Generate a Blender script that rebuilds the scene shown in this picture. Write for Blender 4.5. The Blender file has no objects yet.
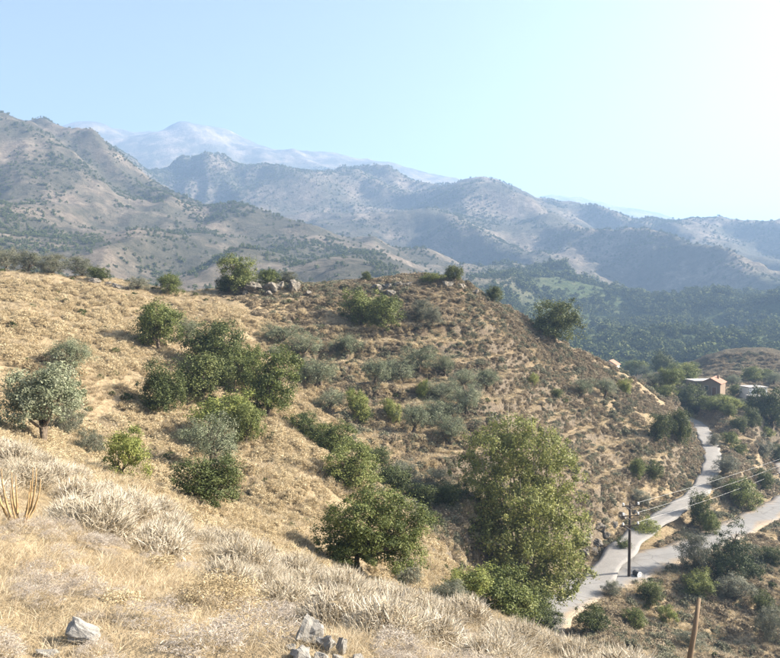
import bpy, math, random
import numpy as np
from mathutils import Vector

rng = np.random.default_rng(7)
random.seed(7)
SC = bpy.context.scene
COL = SC.collection

# ------------------------------------------------------------------ camera, sky, sun, exposure
F, CX, CY, HOR = 675.0, 390.0, 329.0, 300.0
PITCH = math.atan((CY - HOR) / F)
cd = bpy.data.cameras.new('camera')
cd.sensor_width = 36.0
cd.lens = F / 780.0 * 36.0
cd.clip_start, cd.clip_end = 0.05, 60000.0
cam = bpy.data.objects.new('camera', cd)
COL.objects.link(cam)
cam.location = (0, 0, 0)
cam.rotation_euler = (math.radians(90) - PITCH, 0, 0)
SC.camera = cam

SUN_AZ, SUN_EL = math.radians(85), math.radians(30)      # azimuth clockwise from the view direction (+Y)
w = bpy.data.worlds.new('World')
SC.world = w
w.use_nodes = True
nt = w.node_tree
bg = nt.nodes['Background']
sky = nt.nodes.new('ShaderNodeTexSky')
sky.sky_type = 'NISHITA'
sky.sun_disc = False
sky.sun_elevation = SUN_EL
sky.sun_rotation = SUN_AZ
sky.altitude = 300
sky.air_density = 1.0
sky.dust_density = 10.0
sky.ozone_density = .2
nt.links.new(sky.outputs[0], bg.inputs[0])
bg.inputs[1].default_value = 0.049
sd = bpy.data.lights.new('sun', 'SUN')
sd.energy = 5.0
sd.angle = math.radians(0.5)
sd.color = (1.0, 0.91, 0.78)
sun = bpy.data.objects.new('sun', sd)
COL.objects.link(sun)
sdir = Vector((math.sin(SUN_AZ) * math.cos(SUN_EL), math.cos(SUN_AZ) * math.cos(SUN_EL), math.sin(SUN_EL)))
sun.rotation_euler = sdir.to_track_quat('Z', 'Y').to_euler()
sun.location = (40, -20, 60)
SC.view_settings.view_transform = 'Standard'
SC.view_settings.look = 'None'
SC.view_settings.gamma = 1.0
SC.view_settings.exposure = 2.36
SC.view_settings.use_curve_mapping = False
SC.cycles.max_bounces = 5
SC.cycles.diffuse_bounces = 3
SC.cycles.transmission_bounces = 3
SC.cycles.volume_bounces = 0
SC.cycles.use_denoising = True
SC.cycles.use_adaptive_sampling = True
SC.cycles.adaptive_threshold = .015

# ------------------------------------------------------------------ surveying helpers
cp, sp_ = math.cos(PITCH), math.sin(PITCH)


def unproject(u, v, d):
    if d > 1000: d = 1000 * (d / 1000) ** .78
    a, b = (u - CX) / F, (CY - v) / F
    Y = cp + b * sp_
    return (a / Y * d, d, (-sp_ + b * cp) / Y * d)


def hash2(ix, iy, s):
    h = (ix.astype(np.int64) * 374761393 + iy.astype(np.int64) * 668265263 + s * 1442695041) & 0x7fffffff
    h = ((h ^ (h >> 13)) * 1274126177) & 0x7fffffff
    h = h ^ (h >> 16)
    return (h & 0xffff) / 65535.0 * 2 * math.pi


def perlin(x, y, s=0):
    x0, y0 = np.floor(x), np.floor(y)
    fx, fy = x - x0, y - y0
    ux, uy = fx * fx * fx * (fx * (fx * 6 - 15) + 10), fy * fy * fy * (fy * (fy * 6 - 15) + 10)
    ix, iy = x0.astype(np.int64), y0.astype(np.int64)

    def g(dx, dy):
        a = hash2(ix + dx, iy + dy, s)
        return np.cos(a) * (fx - dx) + np.sin(a) * (fy - dy)
    return ((g(0, 0) * (1 - ux) + g(1, 0) * ux) * (1 - uy) + (g(0, 1) * (1 - ux) + g(1, 1) * ux) * uy) * 1.5


def fbm(x, y, s=0, octv=4, gain=.5):
    t, a, f = 0, 1.0, 1.0
    for o in range(octv):
        t = t + a * perlin(x * f + 17.3 * o, y * f - 9.1 * o, s + o)
        a *= gain
        f *= 2.03
    return t


def sstep(a, b, x):
    t = np.clip((x - a) / (b - a), 0, 1)
    return t * t * (3 - 2 * t)


def noise_z(x, y):
    """relief on top of the surveyed land form"""
    r = np.hypot(x, y)
    far = .12 * sstep(170, 320, r) + .72 * sstep(240, 900, r)
    wx = x + 130 * perlin(x / 700, y / 700, 91)
    wy = y + 130 * perlin(x / 700, y / 700, 92)
    m = 0
    for lam, amp, s in ((900, 70, 1), (430, 36, 2), (210, 16, 3), (105, 8, 4), (52, 4.5, 5), (25, 2.2, 6)):
        q = perlin(wx / lam, wy / lam, s)
        m = m + amp * (1 - 2 * np.sqrt(q * q + .012) - .35)
    c_, a_ = .82 * wx + .57 * wy, .57 * wx - .82 * wy
    q = perlin(c_ / 300 + .4 * perlin(a_ / 420, c_ / 500, 93), a_ / 1100, 94)
    m = m + 70 * (1 - 2 * np.sqrt(q * q + .006) - .35)
    q = perlin(c_ / 120 + .5 * perlin(a_ / 200, c_ / 260, 95), a_ / 420, 96)
    m = m + 22 * (1 - 2 * np.sqrt(q * q + .006) - .35)
    z = m * far * (1 - .55 * sstep(1900, 2600, r))
    near = sstep(14, 60, r) * (1 - .6 * sstep(200, 500, r))
    z = z + near * (.75 * fbm(x / 13, y / 13, 20, 3) + .28 * fbm(x / 2.6, y / 2.6, 24, 3))
    fg = 1 - sstep(14, 50, r)
    z = z + fg * (.10 * fbm(x / 1.9, y / 1.9, 30, 4) + .16 * perlin(x / 6, y / 6, 35)) * sstep(1.5, 6, r)
    return z


# control points of the land form: photo column, row, metres ahead
P = []
def pts(*a): P.extend(a)
# foreground slope under the camera
pts((0, 658, 4.2), (310, 658, 4.5), (0, 520, 8), (0, 476, 12), (0, 450, 17), (150, 565, 8), (150, 514, 15), (300, 588, 14),
    (300, 622, 8), (450, 624, 12), (450, 652, 7.5), (560, 666, 10.5), (560, 685, 6.5), (650, 695, 9), (720, 725, 7), (780, 740, 7),
    (-150, 430, 17), (-150, 520, 7.5), (900, 770, 7), (900, 750, 12))
# golden slope beyond it, dropping into the gully
pts((60, 441, 40), (-80, 400, 40), (150, 486, 30), (200, 520, 25), (250, 520, 31), (355, 574, 31), (300, 560, 24), (270, 480, 41), (290, 440, 53),
    (127, 479, 36), (210, 500, 38), (200, 460, 47), (230, 425, 56), (75, 371, 57), (0, 390, 50), (130, 410, 56), (155, 347, 74), (30, 330, 66),
    (0, 300, 78), (80, 310, 82), (-100, 290, 80), (300, 420, 66), (350, 470, 58), (430, 541, 50), (470, 572, 50), (510, 605, 51),
    (420, 612, 22), (480, 660, 20), (440, 575, 40), (560, 680, 22), (540, 640, 42), (640, 700, 25), (620, 670, 45), (760, 720, 28), (760, 690, 48), (900, 750, 30), (900, 700, 55))
# the terraced hill
pts((330, 440, 67), (400, 480, 66), (420, 460, 72), (430, 420, 82), (430, 380, 92), (450, 340, 103), (350, 385, 86), (350, 340, 98),
    (300, 340, 94), (250, 330, 92), (300, 310, 105), (220, 345, 82), (260, 400, 72), (520, 450, 80), (520, 400, 95), (520, 360, 107), (500, 520, 62),
    (560, 420, 100), (600, 400, 113), (580, 480, 85), (580, 535, 76), (560, 560, 70), (630, 440, 104), (640, 480, 95), (540, 590, 63))
# its crest and the far side
pts((-100, 262, 98), (0, 270, 98), (60, 277, 99), (100, 281, 100), (150, 292, 102), (200, 296, 105), (240, 290, 108), (290, 286, 112), (330, 288, 115), (370, 285, 117), (410, 282, 118),
    (450, 279, 119), (490, 300, 121), (520, 318, 123), (553, 338, 124), (585, 355, 128), (620, 372, 134), (650, 392, 134), (680, 415, 140))
pts((-100, 280, 125), (0, 290, 130), (100, 300, 130), (200, 318, 135), (300, 310, 142), (400, 312, 150), (450, 320, 150), (500, 345, 150), (560, 372, 160), (610, 385, 170),
    (-100, 300, 200), (0, 325, 200), (100, 335, 200), (200, 345, 200), (300, 350, 210), (400, 350, 220), (500, 370, 220), (560, 375, 240))
# right: bank, hamlet, brown hill
pts((650, 592, 70), (600, 610, 64), (700, 590, 73), (740, 600, 72), (780, 590, 74), (740, 650, 63), (780, 655, 62), (680, 640, 62), (850, 640, 65), (850, 580, 80),
    (740, 480, 104), (760, 500, 101), (730, 455, 122), (760, 440, 132), (780, 430, 138), (720, 420, 142), (690, 402, 146), (740, 412, 155), (780, 412, 160), (850, 430, 150), (850, 500, 115),
    (662, 386, 158), (690, 386, 170), (715, 394, 168), (752, 398, 168), (780, 398, 175), (640, 386, 172), (860, 400, 180),
    (700, 372, 215), (720, 358, 226), (748, 347, 236), (765, 350, 238), (790, 356, 240), (850, 372, 240), (750, 372, 205), (780, 376, 205), (760, 385, 190), (670, 384, 225),
    (748, 376, 300), (800, 380, 300), (680, 385, 290), (620, 388, 300), (870, 390, 300))
# forested hill behind the hamlet
pts((600, 372, 360), (680, 366, 370), (760, 364, 370), (600, 352, 450), (650, 345, 450), (700, 334, 470), (760, 332, 470), (580, 335, 560), (620, 324, 620), (660, 308, 640), (690, 297, 650), (715, 292, 660),
    (750, 296, 660), (790, 303, 660), (870, 310, 660), (700, 302, 790), (760, 305, 790), (640, 312, 780), (870, 318, 790))
# left mountain
pts((-100, 275, 450), (0, 272, 450), (100, 277, 450), (200, 292, 430), (300, 292, 460), (400, 286, 480), (500, 310, 500), (540, 320, 560),
    (0, 240, 560), (100, 248, 560), (200, 268, 560), (300, 262, 600), (400, 262, 640), (0, 200, 740), (100, 205, 780), (200, 232, 760), (300, 242, 740), (380, 250, 760),
    (-200, 130, 1050), (-100, 126, 1100), (0, 124, 1100), (40, 126, 1100), (75, 130, 1100), (110, 152, 1080), (140, 171, 1060), (165, 190, 1020), (200, 204, 980), (260, 220, 940), (320, 232, 900), (390, 247, 880),
    (-100, 150, 1350), (0, 150, 1350), (75, 172, 1350), (140, 208, 1300), (200, 234, 1230), (300, 252, 1120), (400, 264, 1020))
# middle ridges
pts((480, 268, 860), (440, 240, 1200), (520, 250, 1150), (550, 272, 900), (600, 262, 1050), (600, 292, 760), (240, 200, 1650), (330, 212, 1550), (400, 222, 1500), (460, 212, 1450),
    (-100, 180, 2000), (60, 176, 2000), (130, 174, 2000), (160, 167, 2000), (205, 155, 2000), (245, 165, 2000), (285, 173, 2000), (330, 177, 2050), (400, 182, 2050),
    (430, 190, 1900), (480, 181, 1800), (520, 190, 1800), (560, 201, 1800), (600, 213, 1800), (640, 223, 1750),
    (520, 215, 1450), (600, 236, 1350), (660, 228, 1450), (700, 222, 1480), (740, 222, 1500), (790, 232, 1500), (870, 236, 1500), (700, 255, 1150), (770, 258, 1150), (690, 280, 900), (770, 282, 900),
    (60, 205, 2500), (205, 190, 2500), (330, 205, 2500), (430, 212, 2400), (520, 218, 2300), (600, 236, 2300), (700, 248, 2000), (790, 252, 2000))
# far peaks
pts((-100, 150, 3800), (20, 140, 3800), (65, 126, 3800), (80, 119, 3800), (115, 130, 3800), (140, 136, 3800), (165, 131, 3800), (185, 122, 3800), (215, 128, 3800), (240, 140, 3800), (262, 150, 3800),
    (320, 150, 3800), (350, 158, 3800), (400, 165, 3800), (430, 175, 3800), (465, 183, 3800), (520, 205, 3800), (600, 225, 3800), (700, 240, 3800),
    (80, 150, 5200), (200, 155, 5200), (320, 175, 5200), (420, 190, 5000), (500, 200, 5300), (545, 199, 5500), (570, 198, 5500), (600, 203, 5500), (650, 215, 5500), (700, 220, 5500), (730, 221, 5500), (790, 228, 5500), (900, 232, 5500),
    (80, 230, 8500), (300, 230, 8500), (500, 240, 8500), (700, 250, 8500), (900, 255, 8500), (-100, 230, 8500))
W = np.array([unproject(*p) for p in P])
extra = []
for az in range(-180, 180, 30):                         # the ground close by, and the land behind the camera
    a = math.radians(az)
    for r in (1.0, 2.2):
        x, y = r * math.sin(a), r * math.cos(a)
        extra.append((x, y, -1.7 - .14 * y - .10 * x))
    if abs(az) >= 75:
        for r in (8, 25, 80, 250, 900, 2500, 5500):
            x, y = r * math.sin(a), r * math.cos(a)
            side = math.sin(a)
            extra.append((x, y, -1.7 * max(0, 1 - r / 40) - .30 * side * min(r, 80) - .02 * y * (r < 100) + (r > 500) * .06 * r))
W = np.vstack([W, np.array(extra)])


def logpol(x, y):
    return np.arctan2(x, y), np.log(np.hypot(x, y))


Th, Ln = logpol(W[:, 0], W[:, 1])
Rr = np.hypot(W[:, 0], W[:, 1])
val = (W[:, 2] - noise_z(W[:, 0], W[:, 1])) / Rr
CC = 0.05


def kern(dt, dl):
    return np.sqrt(dt * dt + dl * dl + CC * CC)


n = len(W)
A = np.zeros((n + 3, n + 3))
A[:n, :n] = kern(Th[:, None] - Th[None], Ln[:, None] - Ln[None]) - 0.002 * np.eye(n)
A[:n, n:] = np.c_[np.ones(n), Th, Ln]
A[n:, :n] = A[:n, n:].T
coef = np.linalg.solve(A, np.r_[val, 0, 0, 0])


def base_z(x, y):
    sh = np.shape(x)
    x, y = np.ravel(x).astype(float), np.ravel(y).astype(float)
    t, l = logpol(x, y)
    out = np.empty(len(x))
    for i in range(0, len(x), 20000):
        s = slice(i, i + 20000)
        k = kern(t[s, None] - Th[None], l[s, None] - Ln[None])
        out[s] = k @ coef[:n] + coef[n] + coef[n + 1] * t[s] + coef[n + 2] * l[s]
    return (out * np.hypot(x, y)).reshape(sh)


def smooth_path(p, step=1.0):
    p = np.array(p, float)
    for _ in range(3):                                   # Chaikin
        q = [p[0]]
        for a, b in zip(p[:-1], p[1:]):
            q += [a * .75 + b * .25, a * .25 + b * .75]
        p = np.array(q + [p[-1]])
    L = np.r_[0, np.cumsum(np.linalg.norm(np.diff(p, axis=0), axis=1))]
    s = np.linspace(0, L[-1], int(L[-1] / step))
    return np.c_[[np.interp(s, L, p[:, k]) for k in range(3)]].T


ROAD_LOW = smooth_path([unproject(*q) for q in ((520, 655, 50), (540, 625, 57), (556, 606, 64), (590, 584, 71), (640, 563, 77), (690, 549, 82), (730, 531, 90), (760, 516, 97), (785, 504, 103),
                                               (800, 492, 112), (797, 480, 122), (788, 470, 133), (786, 462, 142), (810, 456, 150), (850, 452, 155))])
ROAD_UP = smooth_path([unproject(*q) for q in ((596, 582, 71.5), (610, 562, 75.5), (638, 532, 83.5), (672, 511, 91), (697, 494, 98.5), (709, 476, 107), (714, 459, 116), (710, 445, 126), (704, 433, 137),
                                              (700, 425, 146), (688, 418, 158), (670, 412, 168))])
HW_LOW, HW_UP = 2.3, 1.45


def near_path(x, y, path):
    """distance to a path and its height there"""
    d = np.full(len(x), 1e9)
    z = np.zeros(len(x))
    for i in range(0, len(x), 20000):
        s = slice(i, i + 20000)
        q = (x[s, None] - path[None, :, 0]) ** 2 + (y[s, None] - path[None, :, 1]) ** 2
        j = q.argmin(1)
        d[s] = np.sqrt(q[np.arange(len(j)), j])
        z[s] = path[j, 2]
    return d, z


TER_H = 2.2


def terrace_mask(x, y):
    az = np.arctan2(x, y)
    return sstep(64, 72, y) * (1 - sstep(104, 117, y)) * sstep(-.13, -.05, az + np.maximum(0, y - 80) * .006) * (1 - sstep(.38, .43, az))


def terrace_phase(x, y, zb):
    q = zb / TER_H + .35 * perlin(x / 25, y / 25, 60)
    return q - np.floor(q)


def terrain_z(x, y):
    sh = np.shape(x)
    x, y = np.ravel(x).astype(float), np.ravel(y).astype(float)
    zb = base_z(x, y)
    # stepped terraces on the hill beyond the gully
    az = np.arctan2(x, y)
    m = terrace_mask(x, y)
    if m.any():
        f = terrace_phase(x, y, zb)
        step = sstep(.66, .98, f)
        zb = zb + m * TER_H * .88 * (step - f)
    z = zb + noise_z(x, y)
    near = (y > 40) & (y < 175) & (x > 0) & (x < 140)
    if near.any():
        xn, yn, zn = x[near], y[near], z[near]
        for path, hw in ((ROAD_UP, HW_UP), (ROAD_LOW, HW_LOW)):
            d, zr = near_path(xn, yn, path)
            k = 1 - sstep(hw + (1.3 if hw > 2 else .5), hw + 4.2, d)
            zn = zn * (1 - k) + (zr - .07) * k
        z[near] = zn
    return z.reshape(sh)


LD = np.exp(np.linspace(math.log(2.0), math.log(260), 1500))


def ground_at(u, v, dmin=2.0):
    """first point of the land on the line of sight through (u, v); the crest below it when the line passes above the near hill"""
    a, b = (u - CX) / F, (CY - v) / F
    Y = cp + b * sp_
    ds = LD[LD >= dmin]
    x, z = a / Y * ds, (-sp_ + b * cp) / Y * ds
    zt = terrain_z(x, ds)
    below = np.nonzero(zt > z)[0]
    if len(below):
        i = below[0]
    else:
        i = int(np.argmin((z - zt) / ds))
    return float(x[i]), float(ds[i]), float(zt[i])


# ------------------------------------------------------------------ object helpers
def tag(o, label=None, cat=None, group=None, kind=None):
    if label: o['label'] = label
    if cat: o['category'] = cat
    if group: o['group'] = group
    if kind: o['kind'] = kind
    return o


def obj(name, me, mat=None, parent=None, loc=None):
    o = bpy.data.objects.new(name, me)
    COL.objects.link(o)
    if mat and me is not None and not me.materials: me.materials.append(mat)
    if parent: o.parent = parent
    if loc is not None: o.location = loc
    return o


def mesh_np(name, V, Fa, smooth=False):
    """Fa: an (n, k) array of faces"""
    me = bpy.data.meshes.new(name)
    V = np.asarray(V, np.float32)
    Fa = np.asarray(Fa, np.int32)
    k = Fa.shape[1]
    me.vertices.add(len(V)); me.vertices.foreach_set('co', V.ravel())
    me.loops.add(Fa.size); me.loops.foreach_set('vertex_index', Fa.ravel())
    me.polygons.add(len(Fa))
    me.polygons.foreach_set('loop_start', np.arange(0, Fa.size, k, dtype=np.int32))
    me.polygons.foreach_set('loop_total', np.full(len(Fa), k, np.int32))
    me.polygons.foreach_set('use_smooth', np.full(len(Fa), smooth))
    me.update(calc_edges=True)
    me.validate()
    return me


def color_attr(me, name, C):
    a = me.attributes.new(name, 'FLOAT_COLOR', 'POINT')
    C = np.c_[C, np.ones(len(C))] if C.shape[1] == 3 else C
    a.data.foreach_set('color', C.astype(np.float32).ravel())


class NT:
    """a small material builder"""
    def __init__(s, name, rough=.9, spec=.15):
        s.m = bpy.data.materials.new(name)
        s.m.use_nodes = True
        s.t = s.m.node_tree
        s.b = s.t.nodes['Principled BSDF']
        s.b.inputs['Roughness'].default_value = rough
        s.b.inputs['Specular IOR Level'].default_value = spec
        s.o = s.t.nodes['Material Output']

    def n(s, typ, **kw):
        k = s.t.nodes.new(typ)
        for a, b in kw.items():
            if a.startswith('i_'):
                key = a[2:]
                k.inputs[int(key) if key.isdigit() else key.replace('_', ' ')].default_value = b
            else:
                setattr(k, a, b)
        return k

    def l(s, a, b): s.t.links.new(a, b)

    def noise(s, scale, detail=4, rough=.55, coord=None):
        k = s.n('ShaderNodeTexNoise', i_Scale=scale, i_Detail=detail, i_Roughness=rough)
        if coord is not None: s.l(coord, k.inputs['Vector'])
        return k.outputs[0]

    def ramp(s, fac, stops):
        k = s.n('ShaderNodeValToRGB')
        e = k.color_ramp.elements
        while len(e) < len(stops): e.new(.5)
        for q, (p, c) in zip(e, stops):
            q.position = p
            q.color = (*c, 1) if not np.isscalar(c) else (c, c, c, 1)
        s.l(fac, k.inputs[0])
        return k.outputs[0]

    def mix(s, fac, a, b, mode='MIX'):
        k = s.n('ShaderNodeMix', data_type='RGBA', blend_type=mode)
        for sock, val_ in ((k.inputs[0], fac), (k.inputs[6], a), (k.inputs[7], b)):
            if hasattr(val_, 'links'): s.l(val_, sock)
            else: sock.default_value = val_ if np.isscalar(val_) else (*val_, 1)
        return k.outputs[2]

    def bump(s, h, strength, dist):
        k = s.n('ShaderNodeBump', i_Strength=strength, i_Distance=dist)
        s.l(h, k.inputs['Height'])
        s.l(k.outputs[0], s.b.inputs['Normal'])

    def color(s, c):
        if hasattr(c, 'links'): s.l(c, s.b.inputs['Base Color'])
        else: s.b.inputs['Base Color'].default_value = (*c, 1)
        return s


def leaf_mat(name, stops, trans=.3, rough=.55, spec=.25):
    """foliage: colour varies from leaf to leaf (attribute 'tint') and from plant to plant"""
    m = NT(name, rough, spec)
    at = m.n('ShaderNodeAttribute', attribute_name='tint')
    oi = m.n('ShaderNodeObjectInfo')
    mm = m.n('ShaderNodeMath', operation='MULTIPLY_ADD', i_1=.30, i_2=-.15)
    m.l(oi.outputs['Random'], mm.inputs[0])
    ad = m.n('ShaderNodeMath', operation='ADD')
    m.l(at.outputs['Fac'], ad.inputs[0]); m.l(mm.outputs[0], ad.inputs[1])
    c = m.ramp(ad.outputs[0], stops)
    m.color(c)
    if trans:
        tr = m.n('ShaderNodeBsdfTranslucent')
        m.l(c, tr.inputs[0])
        mx = m.n('ShaderNodeMixShader', i_0=trans)
        m.l(m.b.outputs[0], mx.inputs[1]); m.l(tr.outputs[0], mx.inputs[2])
        m.l(mx.outputs[0], m.o.inputs['Surface'])
    return m.m


# ------------------------------------------------------------------ the land
th_f = np.radians(np.arange(-38, 38.001, .125))
th_c = np.radians(np.r_[np.arange(-180, -60, 6), np.arange(-60, -38, 1.0)])
theta = np.r_[th_c, th_f, -th_c[::-1][:-1]]
rad = np.r_[.02, .35, np.exp(np.arange(math.log(.7), math.log(150), .0105)), np.exp(np.arange(math.log(150), math.log(5600), .0092))]
TT, RR = np.meshgrid(theta, rad)
GX, GY = RR * np.sin(TT), RR * np.cos(TT)
GZ = terrain_z(GX, GY)
GZ[:2] = -1.7
nr, nc = GX.shape
V = np.c_[GX.ravel(), GY.ravel(), GZ.ravel()]
i = np.arange(nr - 1)[:, None] * nc
j = np.arange(nc)[None]
j2 = (j + 1) % nc
Fa = np.stack([i + j, i + j2, i + nc + j2, i + nc + j], -1).reshape(-1, 4)
gm = mesh_np('ground', V, Fa, True)
x, y, z = V[:, 0], V[:, 1], V[:, 2]
r = np.hypot(x, y)
az = np.arctan2(x, y)
# natural ground cover zones: R straw cover, G green cover, B bare rock
dzr = np.gradient(GZ, axis=0) / np.gradient(RR, axis=0)
dzt = np.gradient(GZ, axis=1) / (RR * np.gradient(TT, axis=1) + 1e-9)
slope = np.hypot(dzr, dzt).ravel()
straw = 1 - sstep(.02, .14, az + .06 * perlin(x / 12, y / 12, 40) + .0016 * (y - 40))
straw = np.maximum(straw, .9 * sstep(.24, .34, az))
tf = terrace_mask(x, y) * (1 - sstep(.5, .7, terrace_phase(x, y, base_z(x, y))))
straw = np.maximum(straw, .62 * tf)
straw = np.where(r < 25, 1, straw) * (1 - sstep(140, 260, r))
green = sstep(260, 420, r) * (1 - sstep(780, 1000, r)) * sstep(.10, .26, az)
rock = sstep(1.0, 1.5, slope + .5 * fbm(x / 6, y / 6, 44, 3)) * sstep(25, 45, r) * np.where(r > 200, .6, .8)
color_attr(gm, 'zone', np.c_[straw, green, rock])

m = NT('dry_hillside', .95, .08)
geo = m.n('ShaderNodeNewGeometry')
pos = geo.outputs['Position']
zn = m.n('ShaderNodeSeparateColor')
za = m.n('ShaderNodeAttribute', attribute_name='zone')
m.l(za.outputs['Color'], zn.inputs[0])
n_big = m.noise(.045, 5, .6, pos)
n_mid = m.noise(.45, 5, .62, pos)
n_fine = m.noise(3.2, 6, .68, pos)
n_grit = m.noise(17, 4, .7, pos)
earth = m.ramp(n_fine, [(.28, (.05, .037, .025)), (.5, (.10, .073, .049)), (.72, (.175, .133, .09))])
strawc = m.ramp(n_fine, [(.25, (.12, .09, .055)), (.5, (.235, .183, .115)), (.75, (.36, .295, .20))])
near_c = m.mix(zn.outputs[0], earth, strawc)
near_c = m.mix(m.ramp(n_mid, [(.42, 0.0), (.62, .65)]), near_c, m.ramp(n_fine, [(.3, (.10, .082, .05)), (.7, (.27, .215, .13))]))
# far slopes: pale pinkish soil under grey-green scrub
n_far = m.noise(.010, 7, .66, pos)
n_far2 = m.noise(.075, 8, .8, pos)
soil = m.ramp(n_far2, [(.32, (.08, .063, .048)), (.5, (.20, .162, .125)), (.68, (.33, .28, .225))])
scrub = m.ramp(n_far2, [(.3, (.026, .030, .020)), (.7, (.08, .077, .055))])
far_c = m.mix(m.ramp(n_far, [(.38, .15), (.54, .9)]), soil, scrub)
ln = m.n('ShaderNodeVectorMath', operation='LENGTH')
m.l(pos, ln.inputs[0])
mr = m.n('ShaderNodeMapRange', i_1=150.0, i_2=330.0)
m.l(ln.outputs['Value'], mr.inputs[0])
c = m.mix(mr.outputs[0], near_c, far_c)
c = m.mix(zn.outputs[1], c, m.ramp(n_far2, [(.3, (.03, .05, .02)), (.55, (.065, .085, .035)), (.72, (.16, .15, .08))]))
rockc = m.ramp(n_fine, [(.25, (.06, .05, .038)), (.5, (.115, .096, .074)), (.75, (.20, .175, .14))])
c = m.mix(zn.outputs[2], c, rockc)
m.color(c)
hm = m.n('ShaderNodeMath', operation='MULTIPLY_ADD', i_1=.35)
m.l(n_grit, hm.inputs[0]); m.l(n_fine, hm.inputs[2])
hf = m.n('ShaderNodeMath', operation='MULTIPLY')
m.l(n_far2, hf.inputs[0]); m.l(mr.outputs[0], hf.inputs[1])
hg = m.n('ShaderNodeMath', operation='MULTIPLY_ADD', i_1=55.0)
m.l(hf.outputs[0], hg.inputs[0]); m.l(hm.outputs[0], hg.inputs[2])
m.bump(hg.outputs[0], .8, .16)
ground = obj('ground', gm, m.m)
tag(ground, 'dry hillside and mountain land under everything', None, None, 'structure')

# ------------------------------------------------------------------ roads
m = NT('worn_asphalt', .85, .3)
geo = m.n('ShaderNodeNewGeometry')
na = m.noise(.5, 5, .6, geo.outputs['Position'])
nb = m.noise(9, 4, .7, geo.outputs['Position'])
c = m.mix(.35, m.ramp(na, [(.3, (.13, .128, .125)), (.7, (.20, .196, .19))]), m.ramp(nb, [(.3, (.12, .118, .115)), (.7, (.28, .275, .265))]))
nd = m.noise(.22, 5, .65, geo.outputs['Position'])
ac = m.n('ShaderNodeAttribute', attribute_name='across')
ma = m.n('ShaderNodeMath', operation='MULTIPLY_ADD', i_1=.45)
m.l(ac.outputs['Fac'], ma.inputs[0]); m.l(nd, ma.inputs[2])
c = m.mix(m.ramp(ma.outputs[0], [(.72, 0.0), (.92, .85)]), c, m.ramp(nb, [(.3, (.16, .12, .08)), (.7, (.31, .245, .17))]))
vo = m.n('ShaderNodeTexVoronoi', feature='DISTANCE_TO_EDGE', i_Scale=.35)
m.l(geo.outputs['Position'], vo.inputs['Vector'])
c = m.mix(m.ramp(vo.outputs['Distance'], [(.0, .55), (.03, 0.0)]), c, (.07, .065, .06))
m.color(c)
m.bump(nb, .3, .02)
ROADM = m.m
m = NT('pale_concrete_track', .9, .2)
geo = m.n('ShaderNodeNewGeometry')
na = m.noise(.8, 5, .6, geo.outputs['Position'])
nb = m.noise(7, 4, .7, geo.outputs['Position'])
m.color(m.mix(.4, m.ramp(na, [(.3, (.145, .139, .13)), (.7, (.23, .222, .21))]), m.ramp(nb, [(.3, (.16, .15, .138)), (.7, (.33, .315, .295))])))
m.bump(nb, .3, .02)
TRACKM = m.m


def strip(name, path, hw, mat, lift, label):
    t = np.gradient(path, axis=0)
    t[:, 2] = 0
    t /= np.linalg.norm(t, axis=1)[:, None]
    nrm = np.c_[t[:, 1], -t[:, 0], np.zeros(len(t))]
    cols = np.linspace(-1, 1, 7)
    k = np.arange(len(path))
    wob = hw + (1.1 * np.exp(-((path[:, 1] - 73.5) / 5) ** 2) if hw > 2 else 0) + .16 * np.sin(k * .9) + .2 * perlin(k * .23, k * 0 + hw, 3)
    V = []
    for q in cols:
        p = path + nrm * (q * wob)[:, None]
        p[:, 2] += lift + .05 * (1 - q * q)
        V.append(p)
    edge = []
    for q in (-1, 1):                                    # turned-down edges give the slab a thickness
        p = path + nrm * (q * wob)[:, None]
        p[:, 2] += lift - .16
        edge.append(p)
    V = np.stack([edge[0]] + V + [edge[1]], 1)
    L, K = V.shape[:2]
    ii, jj = np.meshgrid(np.arange(L - 1), np.arange(K - 1), indexing='ij')
    Fq = np.stack([ii * K + jj, ii * K + jj + 1, (ii + 1) * K + jj + 1, (ii + 1) * K + jj], -1).reshape(-1, 4)
    me = mesh_np(name, V.reshape(-1, 3), Fq, True)
    ac = np.tile(np.r_[1, np.abs(cols), 1], L)
    me.attributes.new('across', 'FLOAT', 'POINT').data.foreach_set('value', ac.astype(np.float32))
    o = obj(name, me, mat)
    return tag(o, label, None, None, 'structure')


strip('road', ROAD_LOW, HW_LOW, ROADM, 0.0, 'grey asphalt road curving away along the slope at right')
strip('track', ROAD_UP, HW_UP, TRACKM, 0.012, 'narrow pale track climbing from the road towards the hamlet')

# ------------------------------------------------------------------ plant meshes
def unit(v): return v / (np.linalg.norm(v, axis=-1, keepdims=True) + 1e-9)


def leaf_cards(C, N, size, tint, aspect=.55, zs=1.0):
    """diamond-shaped leaf faces at C facing N"""
    n_ = len(C)
    r1 = unit(rng.normal(size=(n_, 3)))
    a = unit(np.cross(N, r1))
    b = np.cross(N, a)
    s = (size * rng.uniform(.6, 1.35, n_))[:, None]
    V = np.stack([C - a * s, C - b * s * aspect + N * s * .12, C + a * s, C + b * s * aspect + N * s * .12], 1)
    V[:, :, 2] = C[:, None, 2] + (V[:, :, 2] - C[:, None, 2]) * zs
    V = V.reshape(-1, 3)
    Fq = np.arange(n_ * 4).reshape(-1, 4)
    return V, Fq, np.repeat(tint, 4)


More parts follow.
